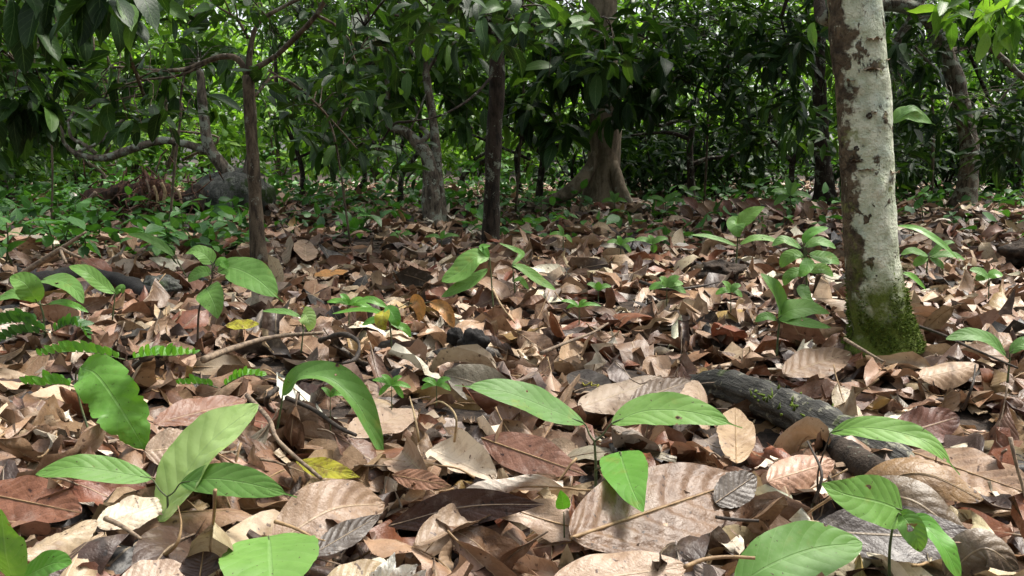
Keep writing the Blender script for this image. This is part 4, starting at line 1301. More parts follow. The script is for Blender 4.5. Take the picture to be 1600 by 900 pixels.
def add_foliage(root, limbs, centres, key, mat, per, L, droop, singles, twig_r=.004, twig_mat='bark', twigs=True):
    o = np.array(root.location)
    base, dirs, nref, Ls, tint = whorls(centres, per, L[0], L[1], droop)
    px = Ls * FPX / np.maximum(base[:, 1], .5)
    score = np.where(in_frame(base) & (px > 9), px * rng.uniform(.85, 1.15, len(px)), 0) / np.maximum(base[:, 1], .5)
    order = np.argsort(-score)[:singles]
    order = order[score[order] > 0]
    single = np.zeros(len(base), bool)
    single[order] = True
    x, y, z = frames(dirs, nref)
    pr = PROTO[key][0]
    for i in order:
        ob = bpy.data.objects.new('leaf', proto_mesh(key, int(rng.integers(len(pr))), mat))
        COL.objects.link(ob)
        ob.parent = root
        Mx = Matrix.Identity(4)
        for c, vec in enumerate((x[i], y[i], z[i])):
            for r_ in range(3): Mx[r_][c] = vec[r_] * Ls[i]
        for r_ in range(3): Mx[r_][3] = base[i][r_] - o[r_]
        ob.matrix_basis = Mx
    r_ = ~single
    if r_.any():
        me = leaves_mesh('crown', key, mat, base[r_], dirs[r_], nref[r_], Ls[r_], tint[r_], o)
        tag(link('crown', me, root), None, None, None, 'stuff')
    if twigs and limbs is not None and len(limbs):
        Lp = np.vstack(limbs)
        bits = []
        vis = centres[in_frame(centres, 150)]
        for c in vis[:260]:
            k = np.argmin(((Lp - c) ** 2).sum(1))
            a = Lp[k]
            if np.linalg.norm(a - c) > 1.3: continue
            mdl = (a + c) / 2 + np.array([0, 0, .06]) + rng.normal(0, .03, 3)
            bits.append(tube([a, mdl, c], [twig_r, twig_r * .8, twig_r * .5], n=5, ring=4, cap=False))
        if bits:
            V, F, UV = join(bits)
            tag(link('twig', quads_tris_mesh('twig', V - o, F, M[twig_mat], UV), root), None, None, None, 'stuff')


def tree(name, label, trunk, tw, branches, blobs, bark='bark', mat='canopy', key='mid', per=(5, 8), L=(.16, .26), droop=.55, singles=100, cat='tree', group=None, d=None, rough=.16, flare=1.25,
         up=None, limb_up=True):
    """trunk: picture points from the foot up; tw: width in picture pixels; branches: [(points (px,py,dd)), widths]"""
    B = GP(trunk[0][0], trunk[0][1]) if d is None else D(trunk[0][0], trunk[0][1], d)
    if d is not None: B[2] = float(hump(B[0], B[1]))
    d0 = B[1]
    root = empty(name, B, label, cat, group)
    P = [B - np.array([0, 0, .06])] + [D(p[0], p[1], d0 + (p[2] if len(p) > 2 else 0)) for p in trunk[1:]]
    rad = np.array(tw) * d0 / FPX / 2
    rad[0] *= flare
    if up:                                  # goes on above the view
        P.append(P[-1] + np.array([up[0], up[1], up[2]]))
        rad = np.append(rad, rad[-1] * .7)
    tube_obj('trunk', P, rad, M[bark], root, ring=16, rough=rough, freq=6, n=8 * len(P), seed=trunk[0][0])
    limbs = [catmull(np.array(P), 24)[8:]]
    for pts, w in branches:
        Q = [D(p[0], p[1], d0 + (p[2] if len(p) > 2 else 0)) for p in pts]
        tube_obj('branch', Q, np.array(w) * d0 / FPX / 2, M[bark], root, ring=9, rough=rough, freq=14, seed=pts[0][0])
        limbs.append(catmull(np.array(Q), 20))
    if limb_up and blobs:
        top = limbs[0][-1]
        for b in blobs:
            c = np.array(b[1:4]) if b[0] == 'w' else D(b[0], b[1], b[2])
            Lp = np.vstack(limbs)
            a = Lp[np.argmin(((Lp - c) ** 2).sum(1))]
            if np.linalg.norm(a - c) > .25:
                r0 = min(rad[-1] * .4, .009 if d0 < 6 else .014)
                Q = [a, (a + c) / 2 + np.array([0, 0, .12 * np.linalg.norm(a - c)]), c]
                tube_obj('branch', Q, [r0, r0 * .75, r0 * .4], M[bark], root, ring=7, rough=.1, freq=14)
                limbs.append(catmull(np.array(Q), 14))
    if blobs:
        add_foliage(root, limbs, blob_points(blobs), key, mat, per, L, droop, singles, twig_mat=bark)
    mark('the ' + label, B)
    return root


# ------------------------------------------------------------------ the white mossy trunk
def white_trunk():
    B = GP(1380, 540)
    d = B[1]
    root = empty('lichen_tree', B, 'thick straight tree with white lichened bark and mossy foot', 'tree')
    s = d / FPX
    pts = [(1381, 546), (1380, 518), (1373, 480), (1364, 420), (1359, 350), (1354, 250), (1349, 150), (1341, 70), (1334, 0), (1324, -160), (1316, -420), (1306, -760)]
    w = [124, 100, 90, 84, 80, 79, 79, 78, 76, 74, 70, 62]
    P = [D(p[0], p[1], d) for p in pts]
    rad = np.array(w) * s / 2
    V, F, UV = tube(P, rad, n=190, ring=84, rough=.05, freq=15, seed=2, lobes=lambda u, a: 1 + .02 * np.sin(2 * a + 6 * u))
    # knots, scars and the flaking bark rims
    spots = [(1358, 181, .016, -.012), (1338, 232, .013, -.010), (1386, 290, .030, .010), (1384, 305, .018, .012), (1392, 194, .020, .010), (1370, 431, .018, -.010), (1346, 70, .030, .006), (1396, 378, .014, -.008), (1340, 128, .020, .006)]
    for px, py, r, a in spots:
        r0 = ray(px, py)
        # nearest surface point along that ray
        o = np.array([0, 0, CAM_H])
        t = (V - o) @ nrm(r0)
        off = np.linalg.norm((V - o) - t[:, None] * nrm(r0), axis=1)
        near_ = np.where(off < .02)[0]
        if len(near_) == 0: near_ = np.array([np.argmin(off)])
        c = V[near_[np.argmin(t[near_])]].copy()
        dd = np.linalg.norm(V - c, axis=1)
        ax = np.array([np.interp(V[:, 2], [p[2] for p in P], [p[0] for p in P]), np.interp(V[:, 2], [p[2] for p in P], [p[1] for p in P]), V[:, 2]]).T
        V += unit(V - ax) * (a * np.exp(-(dd / (r * .55)) ** 2))[:, None]
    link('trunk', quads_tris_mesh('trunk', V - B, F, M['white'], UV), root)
    # dark knot hollows
    for px, py, w_ in [(1358, 181, 9), (1338, 232, 8), (1370, 431, 8)]:
        c = D(px, py, d - 39.5 * s)
        VV, FF = blob(0, (w_ * s / 2, w_ * s / 3, w_ * s / 2), px, .4, 8)
        link('knot', quads_tris_mesh('knot', VV, FF, M['darkbark']), root, tuple(map(float, c - B)))
    # curling flakes of bark
    for px, py, w_, h_ in [(1345, 112, 34, 8), (1318, 128, 14, 14), (1378, 95, 16, 8), (1370, 432, 20, 6), (1350, 66, 26, 18), (1326, 250, 16, 10), (1385, 268, 14, 20), (1340, 265, 28, 10), (1348, 178, 12, 8)]:
        xc = np.interp(py, [p[1] for p in pts][::-1], [p[0] for p in pts][::-1])
        dx = (px - xc) * s
        rr = 40 * s
        yy = math.sqrt(max(1e-5, rr * rr - dx * dx))
        c = D(px, py, d) + np.array([0, -yy - .002, 0])
        VV, UVv = leaf_local(w_ * s, h_ * s, 'oval', 9, 5, kc=.9, kb=.5, aw=.15)
        VV = VV - VV.mean(0)
        nn = nrm([dx, -yy, .25])
        xx = nrm(np.cross([0, 0, 1], nn)); zz = np.cross(nn, xx)
        Q = VV[:, 0:1] * xx + VV[:, 1:2] * zz + VV[:, 2:3] * nn
        link('bark_flake', make_mesh('bark_flake', Q, grid_faces(9, 5), M['greybark'], UVv), root, tuple(map(float, c - B)))
    # moss tufts at the foot
    bits_V, bits_F, off = [], [], 0
    n = 5200
    zz = np.abs(rng.normal(0, .085, n))
    th = rng.uniform(0, 6.283, n)
    for k in range(n):
        z = zz[k]
        if z > .25: continue
        x_, y_ = math.cos(th[k]), math.sin(th[k])
        if noise.noise(Vector((x_ * 2.3, y_ * 2.3, z * 14))) < -.12 + z * 1.2 - .35 * (x_ > .2): continue
        u = np.interp(B[2] + z, [p[2] for p in P], range(len(P)))
        i = int(min(u, len(P) - 2)); f = u - i
        c = P[i] * (1 - f) + P[i + 1] * f
        rr = (rad[i] * (1 - f) + rad[i + 1] * f) * 1.0
        p = np.array([c[0] + x_ * rr, c[1] + y_ * rr, B[2] + z])
        nn = nrm([x_, y_, rng.uniform(-.3, .7)]) + rng.normal(0, .4, 3)
        l = rng.uniform(.005, .014)
        sd_ = nrm(np.cross(nn, rng.normal(0, 1, 3))) * rng.uniform(.0012, .0028)
        q = p + nrm(nn) * l
        bits_V += [p - sd_, p + sd_, q + sd_ * .2, q - sd_ * .2]
        bits_F.append((off, off + 1, off + 2, off + 3)); off += 4
    tag(link('moss', make_mesh('moss', np.array(bits_V) - B, np.array(bits_F), M['moss']), root), None, None, None, 'stuff')
    # the crown high above the view, and the one leaf sprouting from the trunk
    top = P[-1]
    cen = top + rng.normal(0, 1, (120, 3)) * (1.5, 1.1, .4) + (0.3, 0.2, .6)
    add_foliage(root, [np.array([top])], cen, 'mid', 'canopy', (4, 6), (.18, .26), .5, 0, twigs=False)
    for pts_, w_, n_ in [([(1395, 192), (1410, 178), (1435, 182), (1462, 196)], 30, (0, -.75, .6)), ([(1396, 192), (1412, 175), (1430, 170), (1450, 186)], 16, (0, -.6, .8)), ([(1272, 35), (1268, 45), (1270, 62), (1276, 78)], 16, (0, -.9, .3))]:
        Q = [D(p[0], p[1], d + .15) for p in pts_]
        V, F, UV, _ = spine_leaf(Q, w_ * s, 'drip', n_)
        leaf_part('leaf', V, F, UV, M['seedling'], root, tint=.3)
    tube_obj('branch', [D(1330, 10, d), D(1300, 20, d + .02), D(1284, 30, d + .05), D(1278, -40, d + .1), D(1276, -200, d + .2)], np.array([30, 26, 20, 18, 12]) * s / 2, M['darkbark'], root, ring=10, rough=.25)
    mark('the white mossy trunk', B)


white_trunk()

# ------------------------------------------------------------------ trees one can tell apart
tree('young_tree', 'slender dark tree with forked branches and drooping leaves', [(405, 404), (400, 330), (396, 260), (391, 180), (388, 118)], [23, 21, 19, 18, 18],
     [([(388, 120), (372, 93), (350, 88), (325, 95), (290, 108), (240, 110, -.1), (190, 105, -.2), (120, 108, -.3), (40, 100, -.4)], [11, 10, 9, 8, 7, 5, 4, 3, 2]),
      ([(388, 116), (392, 70), (405, 35), (440, 12), (480, -8)], [11, 8, 7, 6, 5]),
      ([(392, 110), (430, 88), (465, 55, -.1), (500, 15, -.2), (520, -40, -.3)], [9, 8, 8, 7, 5]),
      ([(290, 108), (284, 140), (283, 165), (300, 185)], [5, 4, 3, 2]),
      ([(330, 95), (280, 118), (210, 128, .1), (150, 152, .2)], [4, 4, 3, 2]),
      ([(398, 150), (430, 120, .2), (470, 140, .3), (520, 190, .4), (560, 235, .4)], [5, 4, 4, 3, 2]),
      ([(388, 60), (370, 30), (340, 10), (320, -10)], [5, 4, 3, 2])],
     [(225, 150, 4.3, 130, 55, .4, 13), (80, 130, 4.1, 90, 60, .4, 11), (330, 40, 4.6, 110, 40, .5, 9), (470, 150, 4.9, 90, 60, .5, 12), (560, 80, 4.5, 80, 60, .5, 10), (400, 0, 4.4, 190, 30, .6, 14), (150, 5, 3.7, 170, 34, .4, 14), (30, 100, 3.9, 60, 70, .3, 9),
      (60, 30, 4.5, 110, 50, .5, 7), ('w', -1.5, 4.9, 2.6, 2.0, 1.4, .5, 210)],
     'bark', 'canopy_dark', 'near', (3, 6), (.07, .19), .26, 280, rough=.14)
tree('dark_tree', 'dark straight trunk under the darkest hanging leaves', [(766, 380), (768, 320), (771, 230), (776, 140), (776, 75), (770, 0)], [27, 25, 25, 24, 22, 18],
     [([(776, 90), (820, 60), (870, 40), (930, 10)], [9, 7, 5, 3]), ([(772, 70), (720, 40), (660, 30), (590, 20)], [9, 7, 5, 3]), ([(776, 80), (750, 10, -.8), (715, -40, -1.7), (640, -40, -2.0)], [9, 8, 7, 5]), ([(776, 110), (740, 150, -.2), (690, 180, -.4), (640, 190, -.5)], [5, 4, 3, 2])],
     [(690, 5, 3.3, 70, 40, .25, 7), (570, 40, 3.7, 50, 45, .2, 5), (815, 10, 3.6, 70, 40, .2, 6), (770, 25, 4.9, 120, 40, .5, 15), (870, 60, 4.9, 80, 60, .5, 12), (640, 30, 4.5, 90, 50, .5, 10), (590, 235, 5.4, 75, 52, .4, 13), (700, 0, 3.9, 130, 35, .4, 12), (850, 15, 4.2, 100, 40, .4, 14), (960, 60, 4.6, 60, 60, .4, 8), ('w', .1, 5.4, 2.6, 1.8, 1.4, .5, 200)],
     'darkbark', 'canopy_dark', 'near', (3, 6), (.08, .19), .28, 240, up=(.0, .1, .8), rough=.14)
tree('gnarled_tree', 'gnarled leaning tree with a crooked dark limb', [(675, 346), (673, 290), (668, 250), (655, 225)], [31, 25, 23, 20],
     [([(655, 226), (632, 205), (612, 198), (600, 180), (592, 165), (575, 155)], [19, 15, 14, 13, 10, 6]), ([(655, 226), (668, 212), (662, 202), (655, 200)], [11, 9, 7, 5]), ([(600, 180), (606, 150), (604, 120), (600, 90)], [10, 8, 7, 5]), ([(640, 205), (652, 180), (668, 140)], [4, 3, 2])],
     [(560, 110, 7.2, 90, 60, .6, 22), (640, 120, 7.6, 60, 60, .6, 14), (520, 200, 7.4, 70, 50, .6, 14)], 'palebark', 'canopy', 'mid', (5, 8), (.17, .26), .6, 110, rough=.28)
tree('pale_tree', 'thin pale lichened trunk twinned with the gnarled tree', [(690, 345), (684, 280), (678, 200), (668, 130), (658, 60), (650, 10)], [20, 17, 14, 12, 11, 10],
     [([(668, 110), (690, 80), (720, 60)], [6, 5, 3]), ([(650, 90), (640, 70), (668, 50)], [6, 5, 3])],
     [(690, 60, 7.6, 70, 60, .6, 18), (730, 150, 7.8, 50, 60, .6, 16), ('w', -.7, 8, 3.0, 1.5, 1.2, .6, 70)], 'palebark', 'canopy', 'mid', (5, 8), (.16, .25), .5, 90, up=(0, .1, 1.2))


def buttress():
    o = tree('buttressed_tree', 'broad pale trunk with spreading mossy buttress roots', [(940, 322), (941, 290), (943, 255), (945, 215), (945, 170), (944, 120), (942, 40)], [64, 56, 51, 49, 47, 46, 44],
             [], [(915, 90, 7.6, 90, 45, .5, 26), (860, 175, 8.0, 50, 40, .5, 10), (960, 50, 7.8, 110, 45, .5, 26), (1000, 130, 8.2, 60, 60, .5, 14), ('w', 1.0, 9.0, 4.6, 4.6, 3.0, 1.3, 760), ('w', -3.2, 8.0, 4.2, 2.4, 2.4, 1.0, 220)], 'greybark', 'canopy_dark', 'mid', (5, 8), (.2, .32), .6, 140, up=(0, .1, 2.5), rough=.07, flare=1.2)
    B = np.array(o.location)
    d = B[1]
    for pts, w in [([(936, 225, -.05), (922, 262, -.12), (900, 292, -.2), (866, 312, -.2), (812, 325, -.15)], [12, 20, 24, 18, 6]),
                   ([(954, 240, -.06), (964, 280, -.14), (974, 306, -.2), (994, 325, -.25)], [14, 20, 20, 6]),
                   ([(942, 262, -.05), (938, 296, -.1), (932, 318, -.16), (926, 335, -.2)], [8, 14, 16, 6])]:
        Q = [D(p[0], p[1], d + p[2]) for p in pts]
        Q[-1][2] = float(hump(Q[-1][0], Q[-1][1])) - .04
        tube_obj('buttress_root', Q, np.array(w) * d / FPX / 2, M['greybark'], o, ring=12, rough=.14, freq=6, n=24)


buttress()
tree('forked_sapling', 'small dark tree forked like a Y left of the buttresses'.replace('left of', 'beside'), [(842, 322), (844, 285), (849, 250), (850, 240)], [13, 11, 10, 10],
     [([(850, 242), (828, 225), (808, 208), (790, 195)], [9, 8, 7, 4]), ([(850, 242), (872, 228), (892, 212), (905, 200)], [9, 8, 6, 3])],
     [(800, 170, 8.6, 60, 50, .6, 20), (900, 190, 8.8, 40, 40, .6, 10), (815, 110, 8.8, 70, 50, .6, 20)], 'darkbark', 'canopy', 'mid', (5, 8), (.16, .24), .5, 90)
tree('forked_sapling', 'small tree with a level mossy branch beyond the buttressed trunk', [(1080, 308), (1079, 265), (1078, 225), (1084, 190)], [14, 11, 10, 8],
     [([(1078, 218), (1050, 208), (1018, 208), (985, 212)], [7, 6, 5, 3]), ([(1084, 192), (1060, 188), (1030, 196), (1010, 180), (975, 178)], [8, 7, 6, 5, 4]), ([(1080, 258), (1105, 248), (1140, 244), (1180, 232), (1215, 220)], [8, 7, 6, 5, 3])],
     [(1080, 130, 8.2, 110, 60, .6, 36), (1150, 190, 8.2, 80, 50, .6, 26), (1010, 60, 8.4, 90, 50, .6, 22), (1180, 70, 8.0, 90, 60, .6, 28), ('w', 1.9, 8.8, 3.1, 2.2, 1.6, .7, 230)], 'darkbark', 'canopy_dark', 'narrow', (6, 9), (.10, .24), .30, 220)
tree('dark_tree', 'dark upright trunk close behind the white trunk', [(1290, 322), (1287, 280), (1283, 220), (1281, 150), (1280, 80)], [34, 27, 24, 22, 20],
     [([(1284, 215), (1262, 225), (1245, 240), (1236, 255)], [7, 8, 8, 8])],
     [(1235, 110, 7.0, 65, 70, .5, 26), (1220, 30, 6.8, 70, 50, .5, 20), ('w', 2.4, 6.3, 3.0, 1.8, 1.5, .6, 170)], 'darkbark', 'canopy_dark', 'narrow', (6, 9), (.15, .24), .45, 130, up=(0, 0, 1.0))
tree('forked_sapling', 'thin forked sapling between the level-branched tree and white trunk', [(1234, 322), (1236, 285), (1238, 255)], [11, 10, 9],
     [([(1238, 255), (1222, 235), (1205, 218)], [7, 6, 4]), ([(1238, 257), (1258, 228), (1282, 212)], [7, 6, 4])],
     [(1200, 190, 7.9, 55, 40, .5, 16), (1250, 200, 8.0, 40, 40, .5, 8)], 'darkbark', 'canopy', 'narrow', (6, 9), (.15, .22), .45, 60)
tree('arching_tree', 'tall lichened tree arching over beside the white trunk', [(1504, 322), (1514, 270), (1512, 215), (1500, 160), (1484, 100), (1466, 50), (1440, 20), (1400, 8), (1360, 10)], [36, 30, 27, 27, 26, 25, 24, 20, 14],
     [([(1486, 82), (1510, 72), (1540, 70), (1565, 90), (1600, 122), (1640, 150)], [11, 10, 10, 9, 8, 6]), ([(1386, 90), (1408, 55), (1430, 20), (1450, -25)], [14, 13, 13, 10]), ([(1500, 165), (1470, 120), (1430, 75)], [6, 5, 4]),
      ([(1510, 190), (1535, 175), (1560, 160), (1590, 120)], [6, 5, 4, 3])],
     [(1440, 180, 8.2, 60, 70, .5, 26), (1575, 200, 7.6, 70, 70, .5, 30), (1570, 30, 7.6, 90, 40, .5, 20), (1430, 60, 8.0, 60, 50, .5, 18), ('w', 4.1, 6.8, 3.0, 2.2, 1.7, .7, 230)], 'palebark', 'canopy_dark', 'narrow', (6, 9), (.15, .24), .45, 220, rough=.2, limb_up=False)
tree('leaning_tree', 'leaning lichened trunk with one long level bough', [(432, 332), (405, 310), (372, 285), (340, 250), (325, 225), (318, 180), (312, 110)], [22, 22, 21, 18, 17, 15, 12],
     [([(330, 238), (300, 228), (260, 220), (238, 223), (200, 235), (160, 247), (120, 240), (100, 222), (96, 195)], [12, 12, 12, 12, 13, 11, 8, 6, 5]), ([(150, 240), (130, 225), (112, 215), (106, 190)], [7, 6, 5, 3]), ([(120, 238), (155, 222), (182, 195), (205, 180)], [5, 5, 5, 3]), ([(385, 280), (392, 240), (396, 210)], [18, 12, 8])],
     [(140, 170, 8.4, 90, 50, .6, 22), (310, 100, 8.4, 80, 70, .6, 26), (230, 130, 8.6, 80, 60, .6, 22), (50, 210, 8.2, 70, 60, .6, 22)], 'palebark', 'canopy', 'mid', (5, 8), (.15, .24), .5, 140, rough=.22)

# leafy boughs that reach into the view from trees whose trunks stand outside it
def bough(label, pts, w, d, blobs, mat, key, per, L, droop, singles, n=None):
    P = [D(p[0], p[1], d) for p in pts]
    foot = P[0].copy(); foot[2] = float(hump(foot[0], foot[1]))
    root = empty('overhanging_tree', foot, label, 'tree')
    tube_obj('trunk', [foot - (0, 0, .05), (foot + P[0]) / 2 + (.03, .02, 0), P[0]], [.06, .05, .045], M['darkbark'], root, ring=12, rough=.15)
    tube_obj('branch', P, np.array(w) * d / FPX / 2, M['darkbark'], root, ring=8, rough=.15)
    add_foliage(root, [catmull(np.array(P), 20)], blob_points(blobs), key, mat, per, L, droop, singles, twig_mat='darkbark')
    mark('the ' + label, foot)


bough('big dark hanging leaves on a bough across the near corner', [(-330, -60), (-100, -70), (60, -50), (200, -45)], [26, 20, 12, 6], 3.4, [(150, -15, 3.3, 60, 26, .2, 7), (30, -20, 3.4, 80, 40, .3, 7), (20, 130, 3.9, 70, 60, .3, 9)], 'canopy_dark', 'near', (3, 5), (.16, .24), .95, 60)
bough('yellow-green lit sprays hanging at the far corner of the view', [(1950, -80), (1750, -60), (1620, -20), (1520, -15)], [26, 20, 12, 6], 4.6, [(1590, 10, 4.6, 50, 34, .3, 9), (1510, -10, 4.6, 40, 20, .3, 4)], 'bright', 'narrow', (5, 7), (.14, .22), .5, 50)

for lab, pts, w, d in [('thin vine hanging straight down beside the slender forked tree', [(284, 160), (279, 210), (272, 270), (262, 330)], 4, 6.0), ('pale thin vine hanging left among the leaves'.replace('left ', ''), [(62, 150), (78, 210), (82, 260), (78, 320)], 3, 7.0),
                       ('looping thin vine between the slender tree and gnarled tree', [(420, 110), (480, 150), (520, 205), (545, 235)], 3.5, 5.2), ('thin bare stem before the forked Y-shaped sapling', [(815, 60), (818, 150), (812, 240), (806, 320)], 4, 8.4),
                       ('thin upright bare stem beside the level-branched tree', [(1112, 90), (1106, 180), (1104, 250), (1100, 315)], 4, 9.0), ('slim pale stem behind the arching lichened tree', [(1452, 100), (1458, 190), (1457, 260), (1455, 320)], 5, 9.2)]:
    P = [D(p[0], p[1], d) for p in pts]
    P[-1][2] = float(hump(P[-1][0], P[-1][1])) - .02
    V, F, UV = tube(P, np.full(len(P), w * d / FPX / 2), ring=6, rough=.2, freq=9)
    c = P[-1]
    tag(link('vine', quads_tris_mesh('vine', V - c, F, M['bark'], UV), None, tuple(map(float, c))), lab, 'vine', 'vines and bare stems in the shade')

# ------------------------------------------------------------------ the wood behind
wood = [  # px, d, crown blobs (py, rx, ry, n), kind
    (20, 10.0, [(110, 120, 90, 50), (220, 90, 60, 26)], 'canopy'), (150, 11.5, [(50, 110, 60, 30), (190, 80, 40, 16)], 'bright'), (275, 12.5, [(40, 100, 60, 34), (200, 80, 40, 16)], 'bright'),
    (470, 10.5, [(60, 110, 80, 56), (180, 70, 40, 22)], 'canopy'), (545, 11.0, [(110, 90, 70, 44), (205, 50, 30, 12)], 'canopy'), (625, 9.6, [(180, 60, 40, 20), (90, 80, 70, 40)], 'canopy'),
    (735, 12.0, [(90, 100, 70, 46), (190, 60, 35, 14)], 'canopy'), (815, 10.6, [(60, 100, 70, 46), (180, 60, 40, 16)], 'canopy'), (1010, 12.0, [(110, 110, 80, 60), (220, 90, 45, 30)], 'canopy'),
    (1120, 11.0, [(240, 90, 40, 34), (60, 120, 70, 60)], 'canopy_dark'), (1190, 12.5, [(130, 100, 90, 60), (240, 80, 40, 26)], 'canopy'), (1365, 9.4, [(120, 110, 90, 60), (250, 80, 50, 36)], 'canopy_dark'),
    (1440, 11.5, [(60, 110, 70, 56), (220, 90, 60, 46)], 'canopy_dark'), (1570, 9.6, [(240, 90, 50, 40), (110, 90, 90, 56)], 'canopy_dark'), (-60, 8.6, [(240, 110, 60, 40), (90, 110, 90, 46)], 'canopy'),
]
kinds_word = {'canopy': 'green', 'bright': 'bright green', 'canopy_dark': 'dark green'}
WOOD = []
for px, d, bl, mt in wood:
    gy_ = 315 if d > 10 else 322
    r = tree('understory_tree', '', [(px, gy_), (px + random.uniform(-26, 26), 275), (px + random.uniform(-40, 40), 230), (px + random.uniform(-50, 50), 165), (px + random.uniform(-60, 60), 80)], [10, 8, 7, 6, 5],
             [([(px + random.uniform(-20, 20), 250), (px + random.uniform(-70, 70), 215), (px + random.uniform(-110, 110), 200)], [5, 4, 2])],
             [(px + random.uniform(-20, 20), b[0], d, b[1], b[2], .9, int(b[3] * 1.7)) for b in bl] + [(px + 20, 10, d + .3, 130, 40, .8, 40)] + [('w', D(px, 0, d)[0], d, 3.2, 1.3, 1.2, .7, 36)],
             'darkbark' if mt != 'bright' else 'bark', mt, ['mid', 'narrow', 'round', 'narrow'][len(WOOD) % 4], (5, 9), [(.13, .22), (.12, .22), (.09, .15), (.10, .18)][len(WOOD) % 4], [.4, .25, .3, .5][len(WOOD) % 4], 70, d=d, limb_up=True)
    WOOD.append((r, px, d, mt))

shrubs = [(440, 14.5), (520, 16), (590, 15), (660, 17), (745, 15.5), (820, 15), (900, 16.5), (120, 14), (210, 15.5), (320, 16), (20, 15), (1050, 15), (1150, 17), (1260, 15), (1420, 16), (1540, 15)]
SHRUB = []
for px, d in shrubs:
    B = D(px, 320, d); B[2] = float(hump(B[0], B[1]))
    root = empty('clearing_shrub', B, 'x', 'shrub')
    for k in range(4):
        q = B + np.array([random.uniform(-.5, .5), random.uniform(-.3, .3), random.uniform(1.0, 1.8)])
        tube_obj('stem', [B, (B + q) / 2 + np.array([random.uniform(-.1, .1), 0, 0]), q], [.022, .016, .008], M['bark'], root, ring=6)
    cen = blob_points([('w', B[0], B[1], B[2] + .9, 1.15, .8, .95, 130), ('w', B[0] + random.uniform(-.4, .4), B[1] + .3, B[2] + 2.0, .9, .8, .8, 70)])
    add_foliage(root, None, cen, 'narrow', 'bright', (5, 8), (.16, .30), .35, 40, twigs=False)
    SHRUB.append((root, px, d))


for px, d, hh in [(905, 10.6, .8), (985, 11.2, .9), (1050, 10.4, .8), (1130, 10.8, .9), (1200, 11.4, 1.0), (1400, 10.5, .9), (1470, 9.9, .8), (1560, 10.8, 1.0), (40, 11.0, .9), (120, 12.2, .8)]:
    B = D(px, 318, d); B[2] = float(hump(B[0], B[1]))
    root = empty('shade_shrub', B, 'x', 'shrub')
    for k in range(4):
        q = B + np.array([random.uniform(-.4, .4), random.uniform(-.3, .3), random.uniform(.6, 1.0) * hh])
        tube_obj('stem', [B, (B + q) / 2 + np.array([random.uniform(-.12, .12), 0, 0]), q], [.016, .012, .006], M['darkbark'], root, ring=6)
    cen = blob_points([('w', B[0], B[1], B[2] + .55 * hh, .75, .55, .6 * hh, 90)])
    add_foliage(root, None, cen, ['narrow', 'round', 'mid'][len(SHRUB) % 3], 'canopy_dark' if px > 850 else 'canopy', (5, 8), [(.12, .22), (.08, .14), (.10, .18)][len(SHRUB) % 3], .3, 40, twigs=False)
    SHRUB.append((root, px, d))


def far_wood():
    n = 12500
    a = rng.uniform(-.80, .80, n)
    r = rng.uniform(22, 38, n)
    z = rng.uniform(0, 1, n) ** .8 * (2.6 + (r - 21) * .95)
    c = np.stack([np.tan(a) * r, r, hump(np.tan(a) * r, r) + z], -1)
    f = np.array([noise.noise(Vector(v) * .55) for v in c])
    c = c[f > -.25]
    b, di, nr, L, t = whorls(c, (4, 6), .32, .56, .35, 3.0)
    h = rng.random(len(b)) < .6
    o = link('far_wood', leaves_mesh('far_wood', 'far', 'bright', b[h], di[h], nr[h], L[h], t[h], (0, 0, 0)))
    tag(o, 'sunlit mass of leaves closing the far side of the clearing', 'woodland', None, 'stuff')
    o = link('far_wood', leaves_mesh('far_wood', 'far', 'canopy', b[~h], di[~h], nr[~h], L[~h], t[~h], (0, 0, 0)))
    tag(o, 'darker leaves scattered through the far sunlit woodland', 'woodland', None, 'stuff')


def blocking_wood_around():
    """unseen wood beside and behind the viewpoint, added to block sky light from the front"""
    n = 5200
    a = rng.uniform(.95, 2 * math.pi - .95, n)
    r = rng.uniform(6.5, 13, n)
    z = rng.uniform(0, 1, n) ** .9 * 6.0
    c = np.stack([np.sin(a) * r, np.cos(a) * r, z], -1)
    f = np.array([noise.noise(Vector(v) * .6) for v in c])
    c = c[f > -.22]
    b, di, nr, L, t = whorls(c, (4, 6), .3, .5, .4, 3.0)
    o = link('sky_blocking_wood', leaves_mesh('sky_blocking_wood', 'far', 'canopy', b, di, nr, L, t, (0, 0, 0)))  # out-of-view foliage, added to keep open sky from lighting the near leaves
    tag(o, 'unseen wood beside and behind the viewer, added to block front sky light', 'woodland', None, 'stuff')


far_wood()
blocking_wood_around()


def ground_cover():
    """low green herbs too many to count where the litter ends, and among the left-hand undergrowth"""
    pts = []
    n = 1150
    y = rng.uniform(8.6, 13, n); x = (rng.random(n) ** 1.35 * 1.44 - .72) * y
    pts.append(np.stack([x, y], -1))
    n = 260
    y = rng.uniform(5.0, 9.5, n); x = -rng.uniform(.30, .70, n) * y
    pts.append(np.stack([x, y], -1))
    n = 120
    y = rng.uniform(5.5, 9, n); x = rng.uniform(-.25, .65, n) * y
    pts.append(np.stack([x, y], -1))
    p = np.vstack(pts)
    z = hump(p[:, 0], p[:, 1]) + np.abs(rng.normal(.03, .07 + .14 * np.clip((p[:, 1] - 9) / 3, 0, 1)))
    c = np.stack([p[:, 0], p[:, 1], z], -1)
    b, di, nr, L, t = whorls(c, (3, 6), .06, .15, .15, 1.0)
    o = link('undergrowth', leaves_mesh('undergrowth', 'round', 'herb', b, di, nr, L, t, (0, 0, 0)))
    tag(o, 'low green herbs growing where the leaf litter thins out', 'undergrowth', None, 'stuff')


ground_cover()


